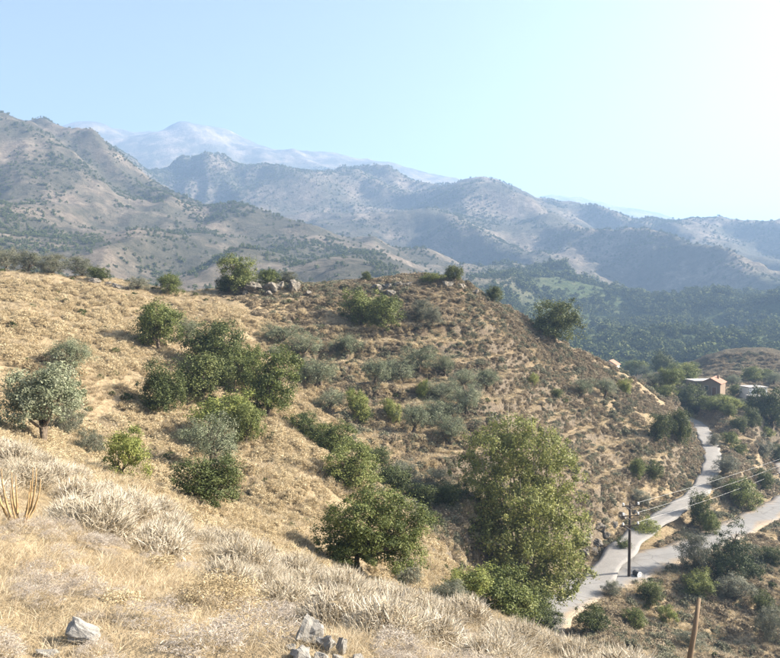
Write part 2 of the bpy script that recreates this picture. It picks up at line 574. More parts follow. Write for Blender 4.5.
def crown_mesh(name, lobes, nclump, nleaf, leaf, crad, aspect=.55, hollow=.55, droop=0.0, low=None, zs=1.0):
    """lobes: (x, y, z, rx, rz) in a unit tree; leaf clumps spread over every lobe's shell"""
    lob = np.array(lobes, float)
    wgt = lob[:, 3] ** 2
    pick = rng.choice(len(lob), nclump, p=wgt / wgt.sum())
    dirs = unit(rng.normal(size=(nclump, 3)) + [0, 0, .25])
    rr = rng.uniform(hollow, 1.0, nclump) ** .6
    rr = np.where(rng.uniform(0, 1, nclump) < .22, rng.uniform(1.0, 1.32, nclump), rr)
    L = lob[pick]
    cc = L[:, :3] + dirs * rr[:, None] * np.c_[L[:, 3], L[:, 3], L[:, 4]]
    ctint = rng.normal(0, .15, nclump)
    crads = crad * rng.uniform(.45, 1.3, nclump) * np.where(rr > 1, .65, 1)
    idx = np.repeat(np.arange(nclump), nleaf)
    off = rng.normal(size=(len(idx), 3)) * .55
    off[:, 2] *= .75
    pos_ = cc[idx] + off * crads[idx][:, None]
    pos_[:, 2] -= droop * (off[:, 0] ** 2 + off[:, 1] ** 2) * crads[idx]
    N = unit(unit(off) * .5 + dirs[idx] * .5 + rng.normal(size=off.shape) * .55 + [0, 0, .25])
    tint = np.clip(.5 + ctint[idx] + rng.normal(0, .13, len(idx)), 0, 1)
    ex = np.percentile(np.hypot(pos_[:, 0], pos_[:, 1]), 96)
    if low is not None:
        pos_[:, :2] *= .5 / ex
        za, zb = np.percentile(pos_[:, 2], [1, 99.5])
        pos_[:, 2] = low + (pos_[:, 2] - za) / (zb - za) * (.99 - low)
    V, Fq, T = leaf_cards(pos_, N, leaf, tint, aspect, zs)
    me = mesh_np(name, V, Fq)
    at = me.attributes.new('tint', 'FLOAT', 'POINT')
    at.data.foreach_set('value', T.astype(np.float32))
    return me


def tubes_mesh(name, tubes, sides=6):
    VV, FF = [], []
    k = 0
    for path, radii in tubes:
        path = np.array(path, float)
        t = unit(np.gradient(path, axis=0))
        ref = np.where(np.abs(t[:, 2:]) > .9, np.array([[1., 0, 0]]), np.array([[0, 0, 1.]]))
        a = unit(np.cross(t, ref))
        b = np.cross(t, a)
        an = np.arange(sides) / sides * 2 * math.pi
        ring = path[:, None] + np.array(radii)[:, None, None] * (a[:, None] * np.cos(an)[None, :, None] + b[:, None] * np.sin(an)[None, :, None])
        L = len(path)
        VV.append(ring.reshape(-1, 3))
        ii, jj = np.meshgrid(np.arange(L - 1), np.arange(sides), indexing='ij')
        j2 = (jj + 1) % sides
        FF.append((k + np.stack([ii * sides + jj, ii * sides + j2, (ii + 1) * sides + j2, (ii + 1) * sides + jj], -1)).reshape(-1, 4))
        k += L * sides
        VV.append(path[-1:]); k += 1                      # closed tip
        FF.append(np.array([[k - 1 - sides + q, k - 1 - sides + (q + 1) % sides, k - 1, k - 1] for q in range(sides)])[:, [0, 1, 2, 2]])
    F4 = np.vstack(FF)
    me = bpy.data.meshes.new(name)
    me.from_pydata(np.vstack(VV).tolist(), [], [list(dict.fromkeys(f)) for f in F4.tolist()])
    me.polygons.foreach_set('use_smooth', np.ones(len(me.polygons), bool))
    me.update()
    return me


def wiggle(a, b, amp, k=5):
    a, b = np.array(a, float), np.array(b, float)
    t = np.linspace(0, 1, k)[:, None]
    p = a + (b - a) * t
    p[1:-1] += rng.normal(0, amp, (k - 2, 3))
    return p


def trunk_mesh(name, lobes, fork, rad0, lean=.04, stems=1):
    tb = []
    for s in range(stems):
        o = np.array([0, 0, -.06]) + (rng.normal(0, .03, 3) * [1, 1, 0] if stems > 1 else 0)
        top = np.array([rng.normal(0, lean), rng.normal(0, lean), fork])
        p = wiggle(o, top, .012)
        tb.append((p, np.linspace(rad0 * 1.35, rad0 * .8, 5)))
        for q in lobes[s::stems]:
            e = np.array(q[:3]) + rng.normal(0, .03, 3)
            lp = wiggle(top, e, .02)
            tb.append((lp, np.linspace(rad0 * .6, rad0 * .12, 5)))
            for _ in range(3):
                e2 = e + unit(rng.normal(size=3) + [0, 0, .4]) * q[3] * .75
                tb.append((wiggle(lp[3], e2, .012, 4), np.linspace(rad0 * .25, rad0 * .06, 4)))
    return tubes_mesh(name, tb)


def rand_lobes(k, spread, z0, z1, r0, r1, flat=.85):
    out = [(0, 0, (z0 + z1) / 2, (r0 + r1) / 2 * 1.15, (r0 + r1) / 2 * flat)]
    for q in range(k):
        a = q / k * 6.283 + rng.uniform(-.4, .4)
        d = spread * rng.uniform(.6, 1.05)
        rr = rng.uniform(r0, r1)
        out.append((d * math.cos(a), d * math.sin(a), rng.uniform(z0, z1), rr, rr * flat))
    return out


BARK = NT('grey_brown_bark', .95, .1)
gB = BARK.n('ShaderNodeNewGeometry')
BARK.color(BARK.ramp(BARK.noise(6, 5, .6, gB.outputs['Position']), [(.3, (.06, .045, .032)), (.7, (.18, .145, .11))]))
BARKM = BARK.m
PALEB = NT('pale_plane_bark', .9, .15)
gB = PALEB.n('ShaderNodeNewGeometry')
PALEB.color(PALEB.ramp(PALEB.noise(4, 5, .6, gB.outputs['Position']), [(.35, (.14, .12, .09)), (.7, (.40, .37, .30))]))

LM = {
    'far': leaf_mat('far_tree_leaf', [(.1, (.045, .06, .026)), (.5, (.09, .108, .045)), (.9, (.16, .172, .075))], .1, 1.0, 0.0),
    'olive': leaf_mat('olive_leaf', [(.1, (.075, .092, .05)), (.5, (.155, .175, .10)), (.9, (.26, .275, .185))], .2),
    'oak': leaf_mat('dark_oak_leaf', [(.1, (.028, .040, .012)), (.5, (.068, .086, .026)), (.9, (.135, .15, .05))], .25),
    'green': leaf_mat('green_leaf', [(.1, (.058, .075, .02)), (.5, (.125, .15, .042)), (.9, (.22, .235, .08))], .32),
    'bright': leaf_mat('yellow_green_leaf', [(.1, (.10, .125, .03)), (.5, (.20, .225, .06)), (.9, (.31, .31, .10))], .35),
    'grey': leaf_mat('grey_green_leaf', [(.1, (.07, .078, .05)), (.5, (.135, .14, .095)), (.9, (.22, .22, .16))], .2),
    'plane': leaf_mat('plane_leaf', [(.05, (.085, .10, .026)), (.4, (.165, .18, .052)), (.7, (.25, .265, .085)), (.95, (.34, .315, .12))], .38),
    'conifer': leaf_mat('dark_conifer_needle', [(.1, (.022, .034, .014)), (.5, (.048, .066, .028)), (.9, (.09, .115, .05))], .15),
}


def kind(name, n, mat, lobes_fn, nclump, nleaf, leaf, crad, fork, rad0, aspect=.55, hollow=.55, stems=1, bark=None, droop=0, low=.1):
    out = []
    for q in range(n):
        lb = lobes_fn()
        cm = crown_mesh(name + '_crown', lb, int(nclump * 1.1), int(nleaf * 1.45), leaf * .76, crad, aspect, hollow, droop, low)
        cm.materials.append(LM[mat])
        tm = trunk_mesh(name + '_trunk', lb, fork, rad0, stems=stems)
        tm.materials.append(bark or BARKM)
        out.append((cm, tm))
    return out


K = {
    'olive': kind('olive', 4, 'olive', lambda: rand_lobes(6, .27, .52, .78, .17, .25), 110, 62, .020, .105, .24, .04, .38, .45, stems=2, low=.17),
    'oak': kind('oak', 4, 'oak', lambda: rand_lobes(6, .24, .36, .72, .20, .28), 150, 62, .022, .10, .16, .04, .6, .6, low=.05),
    'green': kind('green', 3, 'green', lambda: rand_lobes(7, .27, .38, .74, .17, .26), 150, 60, .021, .10, .18, .035, .6, .5, low=.06),
    'bright': kind('bright', 3, 'bright', lambda: rand_lobes(5, .25, .40, .76, .15, .24), 85, 55, .026, .11, .2, .03, .6, .4, low=.12),
    'grey': kind('grey', 3, 'grey', lambda: rand_lobes(6, .25, .30, .66, .20, .30), 150, 60, .020, .10, .1, .03, .4, .55, stems=2, low=.01),
    'shrub': kind('shrub', 3, 'green', lambda: rand_lobes(6, .27, .20, .62, .20, .30), 110, 55, .026, .12, .06, .02, .6, .5, stems=2, low=.0),
    'dark_shrub': kind('dark_shrub', 2, 'oak', lambda: rand_lobes(6, .27, .22, .60, .22, .30), 110, 55, .026, .12, .06, .02, .6, .5, stems=2, low=.0),
}


def plant(name, cat, label, kd, u, v, wpx, hpx, group=None, dmin=2.0, var=None, d=None):
    """a tree or shrub rooted where the photo's (u, v) meets the land, as wide and tall as it shows there"""
    if d is None:
        px, py, pz = ground_at(u, v, dmin)
    else:
        px, py, _ = unproject(u, v, d)
        pz = float(terrain_z(np.array([px]), np.array([py]))[0])
    s = py / F
    vs = K[kd]
    cm, tm = vs[random.randrange(len(vs)) if var is None else var % len(vs)]
    root = bpy.data.objects.new(name, None)
    COL.objects.link(root)
    root.location = (px, py, pz - .04)
    root.rotation_euler.z = random.uniform(0, 6.28)
    root.scale = (wpx * s, wpx * s, hpx * s)
    root.empty_display_size = .2
    tag(root, label, cat, group)
    obj('trunk', tm, None, root)
    obj('crown', cm, None, root)
    return root


T = plant
# ---- crest of the hill, left to right
G = 'bushes lining the left crest'
for nm, a in (('leftmost, at the frame edge', (6, 268, 34, 22)), ('second from the frame edge', (30, 271, 36, 23)), ('third from the frame edge', (54, 274, 34, 22)), ('fourth and rightmost grey one', (80, 277, 34, 22))):
    T('crest_shrub', 'shrub', 'grey-green bush in the left crest row, ' + nm, 'grey', *a, group=G)
T('crest_shrub', 'shrub', 'small dark bush at the right end of the left crest row', 'dark_shrub', 100, 281, 22, 14)
T('round_tree', 'tree', 'lone small round green tree on the low saddle of the crest', 'green', 170, 295, 26, 22)
T('crest_shrub', 'shrub', 'low olive-brown bush left of the lone saddle tree', 'grey', 138, 291, 26, 14)
T('round_tree', 'tree', 'yellowish-green tree on top of the grey rock outcrop', 'green', 241, 291, 40, 36, var=1)
T('crest_shrub', 'shrub', 'dark green bush at the left foot of the outcrop tree', 'dark_shrub', 226, 292, 22, 16)
T('crest_shrub', 'shrub', 'green bush on the rock outcrop, just right of its tree', 'shrub', 268, 285, 26, 16)
T('crest_shrub', 'shrub', 'olive bush on the right end of the rock outcrop', 'grey', 288, 285, 24, 14)
T('crest_shrub', 'shrub', 'tiny dark round bush on the crest above the big double bush', 'dark_shrub', 367, 283, 12, 12)
T('crest_shrub', 'shrub', 'low green bush on the crest beside the dark summit tree', 'shrub', 432, 283, 28, 10)
T('summit_tree', 'tree', 'dark round tree on the very summit of the terraced hill', 'oak', 453, 283, 20, 17)
T('round_tree', 'tree', 'small dark round tree on the crest right of the summit', 'oak', 494, 303, 20, 17)
T('oak_tree', 'tree', 'large dark oak standing on the right-hand skyline of the hill', 'oak', 553, 341, 52, 42, var=2)
# ---- upper slope of the hill
T('green_shrub', 'shrub', 'broad green bush high on the terraced hill, left of two', 'shrub', 362, 326, 40, 36)
T('green_shrub', 'shrub', 'broad green bush high on the terraced hill, right of two', 'shrub', 386, 331, 36, 34)
T('green_shrub', 'shrub', 'dark olive bush right of the two broad bushes below the summit', 'grey', 421, 320, 24, 22)
T('green_shrub', 'shrub', 'olive bush slightly lower right of the dark olive bush', 'grey', 432, 327, 20, 20)
# ---- olives on the terraces
G = 'olive trees on the terraces'
for nm, a in (('uppermost olive on the left side of the terraces', (281, 347, 34, 22)), ('olive just below the uppermost left terrace olive', (303, 361, 34, 24)), ('broad olive left of the bare terrace patch, right of its twin', (320, 387, 38, 26)),
              ('smaller olive tucked left of the broad twin olive', (308, 386, 30, 22)), ('olive alone in the upper middle of the terraces', (346, 361, 34, 24)), ('olive straight above the bright yellow-green tree', (374, 387, 30, 25)),
              ('small low olive left of the bright yellow-green tree', (330, 413, 30, 21)), ('olive at the left end of the central terrace row', (400, 383, 34, 24)), ('olive second in the central terrace row', (419, 374, 32, 24)),
              ('narrow olive at the right end of the central row', (444, 379, 20, 22)), ('olive just right of the narrow yellow-green sapling', (440, 403, 28, 22)), ('low olive above the leaning-trunk olive', (464, 391, 28, 18)),
              ('low olive at the far right of the upper terrace row', (487, 391, 28, 18)), ('wide olive left of the leaning-trunk olive', (443, 426, 36, 26)), ('rounded olive right of the brownish-yellow little tree', (413, 435, 32, 28)),
              ('lowest olive of the terraces, above the plane tree', (450, 446, 34, 28)), ('tiny olive at the left end beside the tree cluster', (276, 360, 20, 14))):
    T('olive_tree', 'tree', 'grey-green ' + nm, 'olive', a[0], a[1], a[2] * 1.14, a[3] * 1.16, group=G)
T('olive_tree', 'tree', 'olive tree with a dark leaning trunk, rightmost on the olive terraces', 'olive', 467, 418, 36, 32, var=0)
T('almond_tree', 'tree', 'small bright yellow-green tree standing among the grey olives', 'bright', 356, 420, 27, 32)
T('green_shrub', 'shrub', 'round dark shrub at the foot of the bright yellow-green tree', 'dark_shrub', 363, 424, 22, 16)
T('almond_tree', 'tree', 'narrow yellow-green sapling in the middle of the olive terraces', 'bright', 422, 402, 14, 22)
T('almond_tree', 'tree', 'brownish-yellow little tree below the terrace olives', 'bright', 390, 424, 22, 26)
T('almond_tree', 'tree', 'tiny yellow-green shrub alone on the bare right flank', 'bright', 533, 386, 11, 13)
T('olive_tree', 'tree', 'olive tree, left of a pair on the right flank terrace', 'olive', 582, 398, 26, 20)
T('olive_tree', 'tree', 'olive tree, right of a pair on the right flank terrace', 'olive', 605, 398, 24, 20)
T('almond_tree', 'tree', 'yellow-green bush right of the olive pair on the flank', 'bright', 625, 396, 16, 18)
T('green_shrub', 'shrub', 'small dark shrub left of the olive pair on the flank', 'dark_shrub', 557, 398, 14, 10)
# ---- trees of the golden slope at left
T('oak_tree', 'tree', 'rounded grey-green oak highest in the left tree cluster', 'green', 158, 350, 52, 50, var=0)
T('oak_tree', 'tree', 'pale olive peeking out behind the highest cluster oak', 'olive', 188, 344, 26, 28)
T('oak_tree', 'tree', 'large dark oak at the centre of the left cluster', 'oak', 217, 376, 66, 56, var=0)
T('oak_tree', 'tree', 'dark oak in front of the largest oak of the cluster', 'oak', 203, 404, 60, 52, var=1)
T('oak_tree', 'tree', 'dark green tree at the left edge of the cluster', 'oak', 162, 414, 46, 54, var=3)
T('carob_tree', 'tree', 'broad mid-green tree at the right edge of the cluster', 'green', 268, 414, 62, 68, var=1)
T('carob_tree', 'tree', 'mid-green tree between the dark oak and right edge tree', 'green', 244, 396, 44, 52, var=2)
T('carob_tree', 'tree', 'bright green spreading tree at the front of the cluster', 'bright', 222, 437, 66, 46, var=0)
T('carob_tree', 'tree', 'bright green tree tucked right of the grey front olive', 'green', 246, 446, 40, 46, var=0)
T('olive_tree', 'tree', 'grey olive at the front foot of the cluster', 'olive', 212, 468, 62, 54, var=1)
T('kermes_oak', 'tree', 'dark spiky young oak nearest the pale shrubs below the cluster', 'oak', 209, 506, 70, 52, var=2)
T('olive_tree', 'tree', 'dark little olive high on the left golden slope', 'olive', 70, 374, 52, 36, var=3)
T('grey_shrub', 'shrub', 'grey-green bush leaning against the big left olive', 'grey', 70, 437, 36, 38)
T('grey_shrub', 'shrub', 'pale olive bush between the left olive and the sapling', 'grey', 92, 456, 32, 28)
T('wild_pear', 'tree', 'slender yellow-green sapling with forked trunk on the golden slope', 'bright', 128, 481, 44, 54, var=2)
# ---- along the gully
T('gully_shrub', 'shrub', 'olive-green bush at the top of the gully shadow', 'green', 330, 458, 46, 38)
T('gully_shrub', 'shrub', 'dark green tree-sized bush in the gully behind the front oak', 'green', 352, 492, 62, 52)
T('gully_shrub', 'shrub', 'smaller dark bush right of the gully oak crown', 'dark_shrub', 392, 496, 44, 32)
T('gully_shrub', 'shrub', 'grey-green bush on the gully bank left of the plane tree', 'grey', 403, 487, 40, 26)
T('gully_shrub', 'shrub', 'low grey bush on the shaded terrace edge', 'grey', 436, 490, 36, 22)
T('gully_shrub', 'shrub', 'silver-grey shrub below the right side of the front oak', 'grey', 408, 585, 36, 26, dmin=24)
T('gully_shrub', 'shrub', 'bright green leafy shrub left of the plane tree foot', 'bright', 472, 604, 58, 40, dmin=24)
T('gully_shrub', 'shrub', 'green leafy shrub under the plane tree', 'shrub', 508, 618, 66, 48, dmin=24)
T('gully_shrub', 'shrub', 'dark leafy shrub by the road gap right of the plane foot', 'dark_shrub', 545, 633, 36, 26, dmin=24)
T('gully_shrub', 'shrub', 'green leafy shrub between plane foot and the road gap', 'shrub', 533, 622, 46, 40, dmin=24)
T('gully_shrub', 'shrub', 'dry grey-brown brush at the foot of the leafy shrubs', 'grey', 447, 604, 44, 26, dmin=22)
for q, a in enumerate(((302, 432, 34, 20), (316, 444, 30, 20), (424, 506, 34, 22), (450, 505, 34, 22), (430, 528, 26, 18), (376, 470, 34, 24))):  # extra dark bushes added to stand in for the deep shade of the gully
    T('gully_shrub', 'shrub', ('dark low bush added to darken the upper end of the gully', 'dark low bush added to darken the gully just below its upper end', 'dark bush added to darken the gully bank, upper of two left of the plane tree', 'dark bush added as gully shade, hard against the plane tree crown',
                               'dark bush added to darken the gully bank, lower of two left of the plane tree', 'dark bush added as gully shade, above the gully oak on the terrace foot')[q], 'dark_shrub', *a, dmin=30)
# ---- road side
T('road_bush', 'shrub', 'small dark bush at the fork between track and road', 'dark_shrub', 623, 556, 16, 19)
T('road_bush', 'shrub', 'yellow-green brush on the bank between track and road', 'bright', 644, 540, 30, 20)
T('road_bush', 'shrub', 'dense round grey-green bush on the road edge', 'grey', 695, 573, 36, 44)
T('road_bush', 'shrub', 'grey-green bush below the dark conical tree', 'grey', 737, 602, 42, 28)
T('road_bush', 'shrub', 'dark conical bush against the track bank', 'dark_shrub', 700, 530, 24, 40)
T('road_bush', 'shrub', 'light green bush beside the conical bank bush', 'shrub', 710, 535, 20, 24)
T('road_bush', 'shrub', 'broad green bush on the bank left of the road bend', 'shrub', 741, 508, 36, 30)
T('road_bush', 'shrub', 'dark bush on the bank near the road bend', 'dark_shrub', 764, 492, 16, 24)
T('road_bush', 'shrub', 'dark round bush on the slope right below the conical tree', 'dark_shrub', 772, 566, 24, 20)
T('road_bush', 'shrub', 'pale grey bush low on the right brown slope', 'grey', 768, 640, 32, 36)
T('road_bush', 'shrub', 'dark bush in the dip below the road at frame right', 'dark_shrub', 762, 612, 22, 22)
T('road_bush', 'shrub', 'dark green bush clinging below the road edge near the pole', 'dark_shrub', 651, 604, 26, 24)
T('road_bush', 'shrub', 'olive bush below the road, left of the pole', 'grey', 612, 596, 22, 16)
T('road_bush', 'shrub', 'dark round bush below the road end at the foreground edge', 'dark_shrub', 592, 634, 34, 28)
T('road_bush', 'shrub', 'bright bush in the hollow under the pole', 'shrub', 634, 626, 24, 18)
T('road_bush', 'shrub', 'green bush below the round road-edge bush', 'shrub', 700, 596, 34, 26)
T('road_bush', 'shrub', 'yellow-green bush in the hollow right of the pole', 'bright', 668, 622, 20, 16)
T('road_bush', 'shrub', 'grey bush low behind the wooden stake', 'grey', 690, 650, 30, 22)
# ---- flank and hamlet trees
T('oak_tree', 'tree', 'dark green oak, left of the pair above the track', 'oak', 659, 443, 22, 30, var=0)
T('oak_tree', 'tree', 'dark green oak, right and taller of the pair above the track', 'oak', 680, 447, 24, 38, var=1)
T('green_shrub', 'shrub', 'green bush on the cut slope below the oak pair', 'shrub', 637, 479, 20, 20)
T('green_shrub', 'shrub', 'dark bush on the cut slope, right of the green one', 'dark_shrub', 653, 480, 20, 18)
T('green_shrub', 'shrub', 'dull bush just above the track cut', 'grey', 640, 505, 24, 16)
G = 'orchard trees around the hamlet'
for q, (nm, a) in enumerate((('leftmost orchard tree, on the hill edge', (636, 374, 26, 16)), ('orchard tree below the skyline tree', (654, 388, 24, 18)), ('rounded orchard tree above the top of the track', (670, 390, 26, 22)),
                       ('orchard tree left of the grey-roofed annex', (687, 384, 26, 22)), ('small orchard tree behind the annex on the skyline', (690, 372, 18, 10)), ('small orchard tree beside the leftmost one', (645, 380, 20, 14)),
                       ('orchard tree right of the dark skyline tree', (676, 378, 22, 16)), ('low orchard tree on the slope left of the track top', (664, 398, 22, 14)), ('narrow tree between the red and white houses', (734, 396, 12, 12)),
                       ('small tree right behind the red-roofed house', (732, 386, 16, 12)), ('tree behind the white house', (751, 382, 22, 16)), ('low bush in front of the shed', (742, 408, 18, 8)),
                       ('low tree in front of the red-roofed house', (726, 404, 20, 10)), ('wide tree below the gap between the houses', (735, 410, 22, 12)), ('tree straight below the stone house', (715, 412, 24, 14)),
                       ('low wide tree below the shed', (750, 415, 20, 10)), ('small tree below the annex', (708, 408, 18, 12)), ('tree at the right frame edge beside the mound', (775, 386, 20, 14)),
                       ('small tree at the right foot of the mound', (765, 380, 18, 10)), ('small tree lowest in the orchard middle', (728, 416, 18, 14)))):
    T('orchard_tree', 'tree', 'green ' + nm, ('green', 'olive', 'green', 'shrub')[q % 4], *a, group=G)
T('hamlet_tree', 'tree', 'dark round tree on the skyline end of the hamlet orchard', 'oak', 662, 373, 24, 22, var=3)
T('hamlet_tree', 'tree', 'big dark tree at the top of the track', 'oak', 690, 416, 34, 32, var=0)
T('hamlet_tree', 'tree', 'big dark tree at the right edge below the white house', 'oak', 771, 426, 42, 40, var=2)
T('hamlet_tree', 'tree', 'bright yellow-green round shrub right of the track top', 'bright', 767, 440, 16, 14)
T('hamlet_tree', 'tree', 'bright green tree in the lower middle of the orchard', 'bright', 731, 412, 24, 15)
T('hamlet_tree', 'tree', 'dark round bush right of the track top', 'dark_shrub', 739, 433, 18, 17)
T('hamlet_tree', 'tree', 'dark narrow tree between round bush and right-edge tree', 'oak', 752, 428, 18, 20)
T('hamlet_tree', 'tree', 'grey-green bush beside the track bend', 'grey', 714, 446, 14, 13)
T('hamlet_tree', 'tree', 'dull green bush on the slope right of the track bend', 'shrub', 730, 446, 18, 14)
T('hamlet_tree', 'tree', 'small green bush below the dull green slope bush', 'shrub', 738, 456, 16, 13)
T('hamlet_tree', 'tree', 'olive bush on the slope above the road bend', 'grey', 762, 458, 24, 18)
T('hamlet_tree', 'tree', 'dark bush at the right frame edge above the road bend', 'dark_shrub', 779, 462, 18, 18)
T('hamlet_tree', 'tree', 'grey bush on the steep slope right of the track', 'grey', 727, 474, 26, 18)
T('hamlet_tree', 'tree', 'low grey bush under the steep slope bush', 'grey', 716, 488, 18, 12)

# the oak in front of the gully: its own shape
lob = [(-.02, 0, .60, .26, .24), (-.28, .04, .46, .20, .20), (-.18, -.1, .68, .20, .18), (.08, .05, .78, .20, .16), (.26, -.06, .62, .24, .22), (.30, .1, .42, .20, .20), (.06, -.14, .46, .24, .20), (-.34, 0, .32, .12, .10), (.40, 0, .50, .12, .16), (.18, -.2, .36, .18, .16), (-.14, -.08, .30, .20, .13), (.28, -.05, .26, .20, .12), (.05, .1, .27, .2, .11)]
K['front_oak'] = []
lob = [(a + .10, b, c_, d_, e_) for a, b, c_, d_, e_ in lob]
cm = crown_mesh('front_oak_crown', lob, 430, 100, .0098, .07, .55, .6)
cm.materials.append(LM['green'])
tm = trunk_mesh('front_oak_trunk', lob, .22, .028)
tm.materials.append(BARKM)
K['front_oak'].append((cm, tm))
o = T('front_oak', 'tree', 'large rounded green oak with short dark trunk at the lower centre', 'front_oak', 358, 576, 116, 98)
o.rotation_euler.z = 0.1
# the tall plane tree
lob = [(0, 0, .60, .30, .14), (-.14, .05, .80, .24, .11), (.14, -.04, .82, .26, .11), (.0, .08, .91, .20, .07), (-.27, 0, .68, .18, .09), (.29, .02, .70, .20, .10), (-.30, -.06, .45, .22, .10), (-.08, -.2, .42, .28, .10),
       (.20, -.16, .44, .28, .11), (.36, .05, .36, .18, .09), (-.40, .08, .33, .14, .07), (.10, .12, .26, .26, .09), (.34, -.04, .22, .18, .08), (-.18, .12, .27, .22, .08), (.0, -.22, .60, .24, .09), (.38, .0, .53, .15, .08), (-.16, -.1, .18, .20, .07), (.2, -.1, .14, .2, .06)]
cm = crown_mesh('plane_tree_crown', lob, 1150, 72, .0078, .046, .7, .5, 0, None, .66)
cm.materials.append(LM['plane'])
tm = trunk_mesh('plane_tree_trunk', lob, .20, .022)
tm.materials.append(PALEB.m)
K['plane'] = [(cm, tm)]
K['near_olive'] = kind('near_olive', 1, 'olive', lambda: rand_lobes(8, .27, .40, .80, .18, .26), 210, 75, .020, .10, .22, .035, .4, .45, stems=2, low=.28)
o = T('plane_tree', 'tree', 'tall airy yellow-green plane tree beside the road, largest of all', 'plane', 514, 610, 136, 200, dmin=30)
o.rotation_euler.z = 0.0
T('olive_tree', 'tree', 'big grey-green olive with bare trunk at the left edge', 'near_olive', 42, 445, 86, 84)
# the conical dark tree by the road
lob = [(.0, 0, .88, .10, .12), (0, .03, .70, .20, .16), (-.08, 0, .5, .30, .18), (.12, -.05, .45, .30, .18), (.0, .1, .28, .36, .18), (-.22, -.05, .26, .24, .14), (.24, .05, .24, .26, .14), (.0, -.2, .25, .26, .15)]
cm = crown_mesh('conical_crown', lob, 210, 60, .018, .085, .3, .55)
cm.materials.append(LM['conifer'])
tm = trunk_mesh('conical_trunk', lob[:4], .5, .03)
tm.materials.append(BARKM)
K['conical'] = [(cm, tm)]
T('conical_tree', 'tree', 'dark conical evergreen beside the road, right of the round bush', 'conical', 733, 584, 58, 68)

# ------------------------------------------------------------------ ground cover that nobody could count
def blade_mesh(name, nb, h0, h1, spread, lean, width, segs=3, tip=.15, head=0.0, outward=.5):
    """a tuft of bent blades or stalks; head > 0 thickens the upper part into a seed spike"""
    VV, FF, TT_ = [], [], []
    k = 0
    for b in range(nb):
        a = rng.uniform(0, 6.283)
        rr_ = spread * math.sqrt(rng.uniform(0, 1))
        base = np.array([rr_ * math.cos(a), rr_ * math.sin(a), -.02])
        h = rng.uniform(h0, h1)
        a2 = a + rng.normal(0, .7)
        dirx = np.array([math.cos(a2), math.sin(a2), 0]) * lean * h * (outward * rr_ / spread + rng.uniform(0, 1 - outward))
        sd_ = rng.uniform(0, 6.283)
        side = np.array([math.cos(sd_), math.sin(sd_), 0])
        t0 = rng.uniform(0, 1)
        for q in range(segs + 1):
            t = q / segs
            c_ = base + np.array([0, 0, h * t * (1 - .12 * t)]) + dirx * t ** 1.7
            wd = width * ((1 - t) * .7 + tip) + head * math.exp(-((t - .72) / .22) ** 2)
            VV += [c_ - side * wd / 2, c_ + side * wd / 2]
            TT_ += [t0, t0]
        for q in range(segs):
            FF.append((k + 2 * q, k + 2 * q + 1, k + 2 * q + 3, k + 2 * q + 2))
        k += 2 * (segs + 1)
    me = mesh_np(name, np.array(VV), np.array(FF))
    at = me.attributes.new('tint', 'FLOAT', 'POINT')
    at.data.foreach_set('value', np.array(TT_, np.float32))
    return me


def cushion_mesh(name, ncl, nl, leaf, aspect, wid=.5, hgt=.55):
    """a low dome of twig ends, unit wide"""
    d = unit(rng.normal(size=(ncl, 3)))
    d[:, 2] = np.abs(d[:, 2])
    lump = 1 + .22 * np.sin(3 * np.arctan2(d[:, 1], d[:, 0]) + rng.uniform(0, 6)) * rng.uniform(.4, 1)
    c_ = d * (rng.uniform(.72, 1.0, ncl) * lump)[:, None] * [wid, wid, hgt]
    idx = np.repeat(np.arange(ncl), nl)
    p = c_[idx] + rng.normal(0, .045, (len(idx), 3))
    N = unit(d[idx] * .35 + rng.normal(size=p.shape))
    tint = np.clip(.5 + rng.normal(0, .12, ncl)[idx] + rng.normal(0, .12, len(idx)), 0, 1)
    V, Fq, T_ = leaf_cards(p, N, leaf, tint, aspect)
    me = mesh_np(name, V, Fq)
    at = me.attributes.new('tint', 'FLOAT', 'POINT')
    at.data.foreach_set('value', T_.astype(np.float32))
    return me


GM = {
    'straw': leaf_mat('dry_straw', [(.05, (.26, .19, .105)), (.5, (.45, .365, .235)), (.95, (.64, .56, .42))], .3, .7),
    'pale': leaf_mat('bleached_stalk', [(.05, (.34, .295, .215)), (.5, (.58, .52, .41)), (.95, (.76, .71, .62))], .35, .75),
    'golden': leaf_mat('golden_cushion', [(.05, (.23, .175, .095)), (.5, (.44, .355, .22)), (.95, (.64, .56, .39))], .25, .7),
    'brown': leaf_mat('brown_cushion', [(.05, (.115, .092, .06)), (.5, (.26, .213, .145)), (.95, (.45, .38, .275))], .15, .85),
    'greyc': leaf_mat('grey_cushion', [(.05, (.075, .078, .05)), (.5, (.165, .165, .108)), (.95, (.30, .29, .205))], .15, .85),
    'lilac': leaf_mat('grey_dead_brush', [(.05, (.16, .135, .11)), (.5, (.33, .29, .245)), (.95, (.54, .49, .43))], .15, .85),
}


def with_mat(me, m_):
    me.materials.append(m_)
    return me


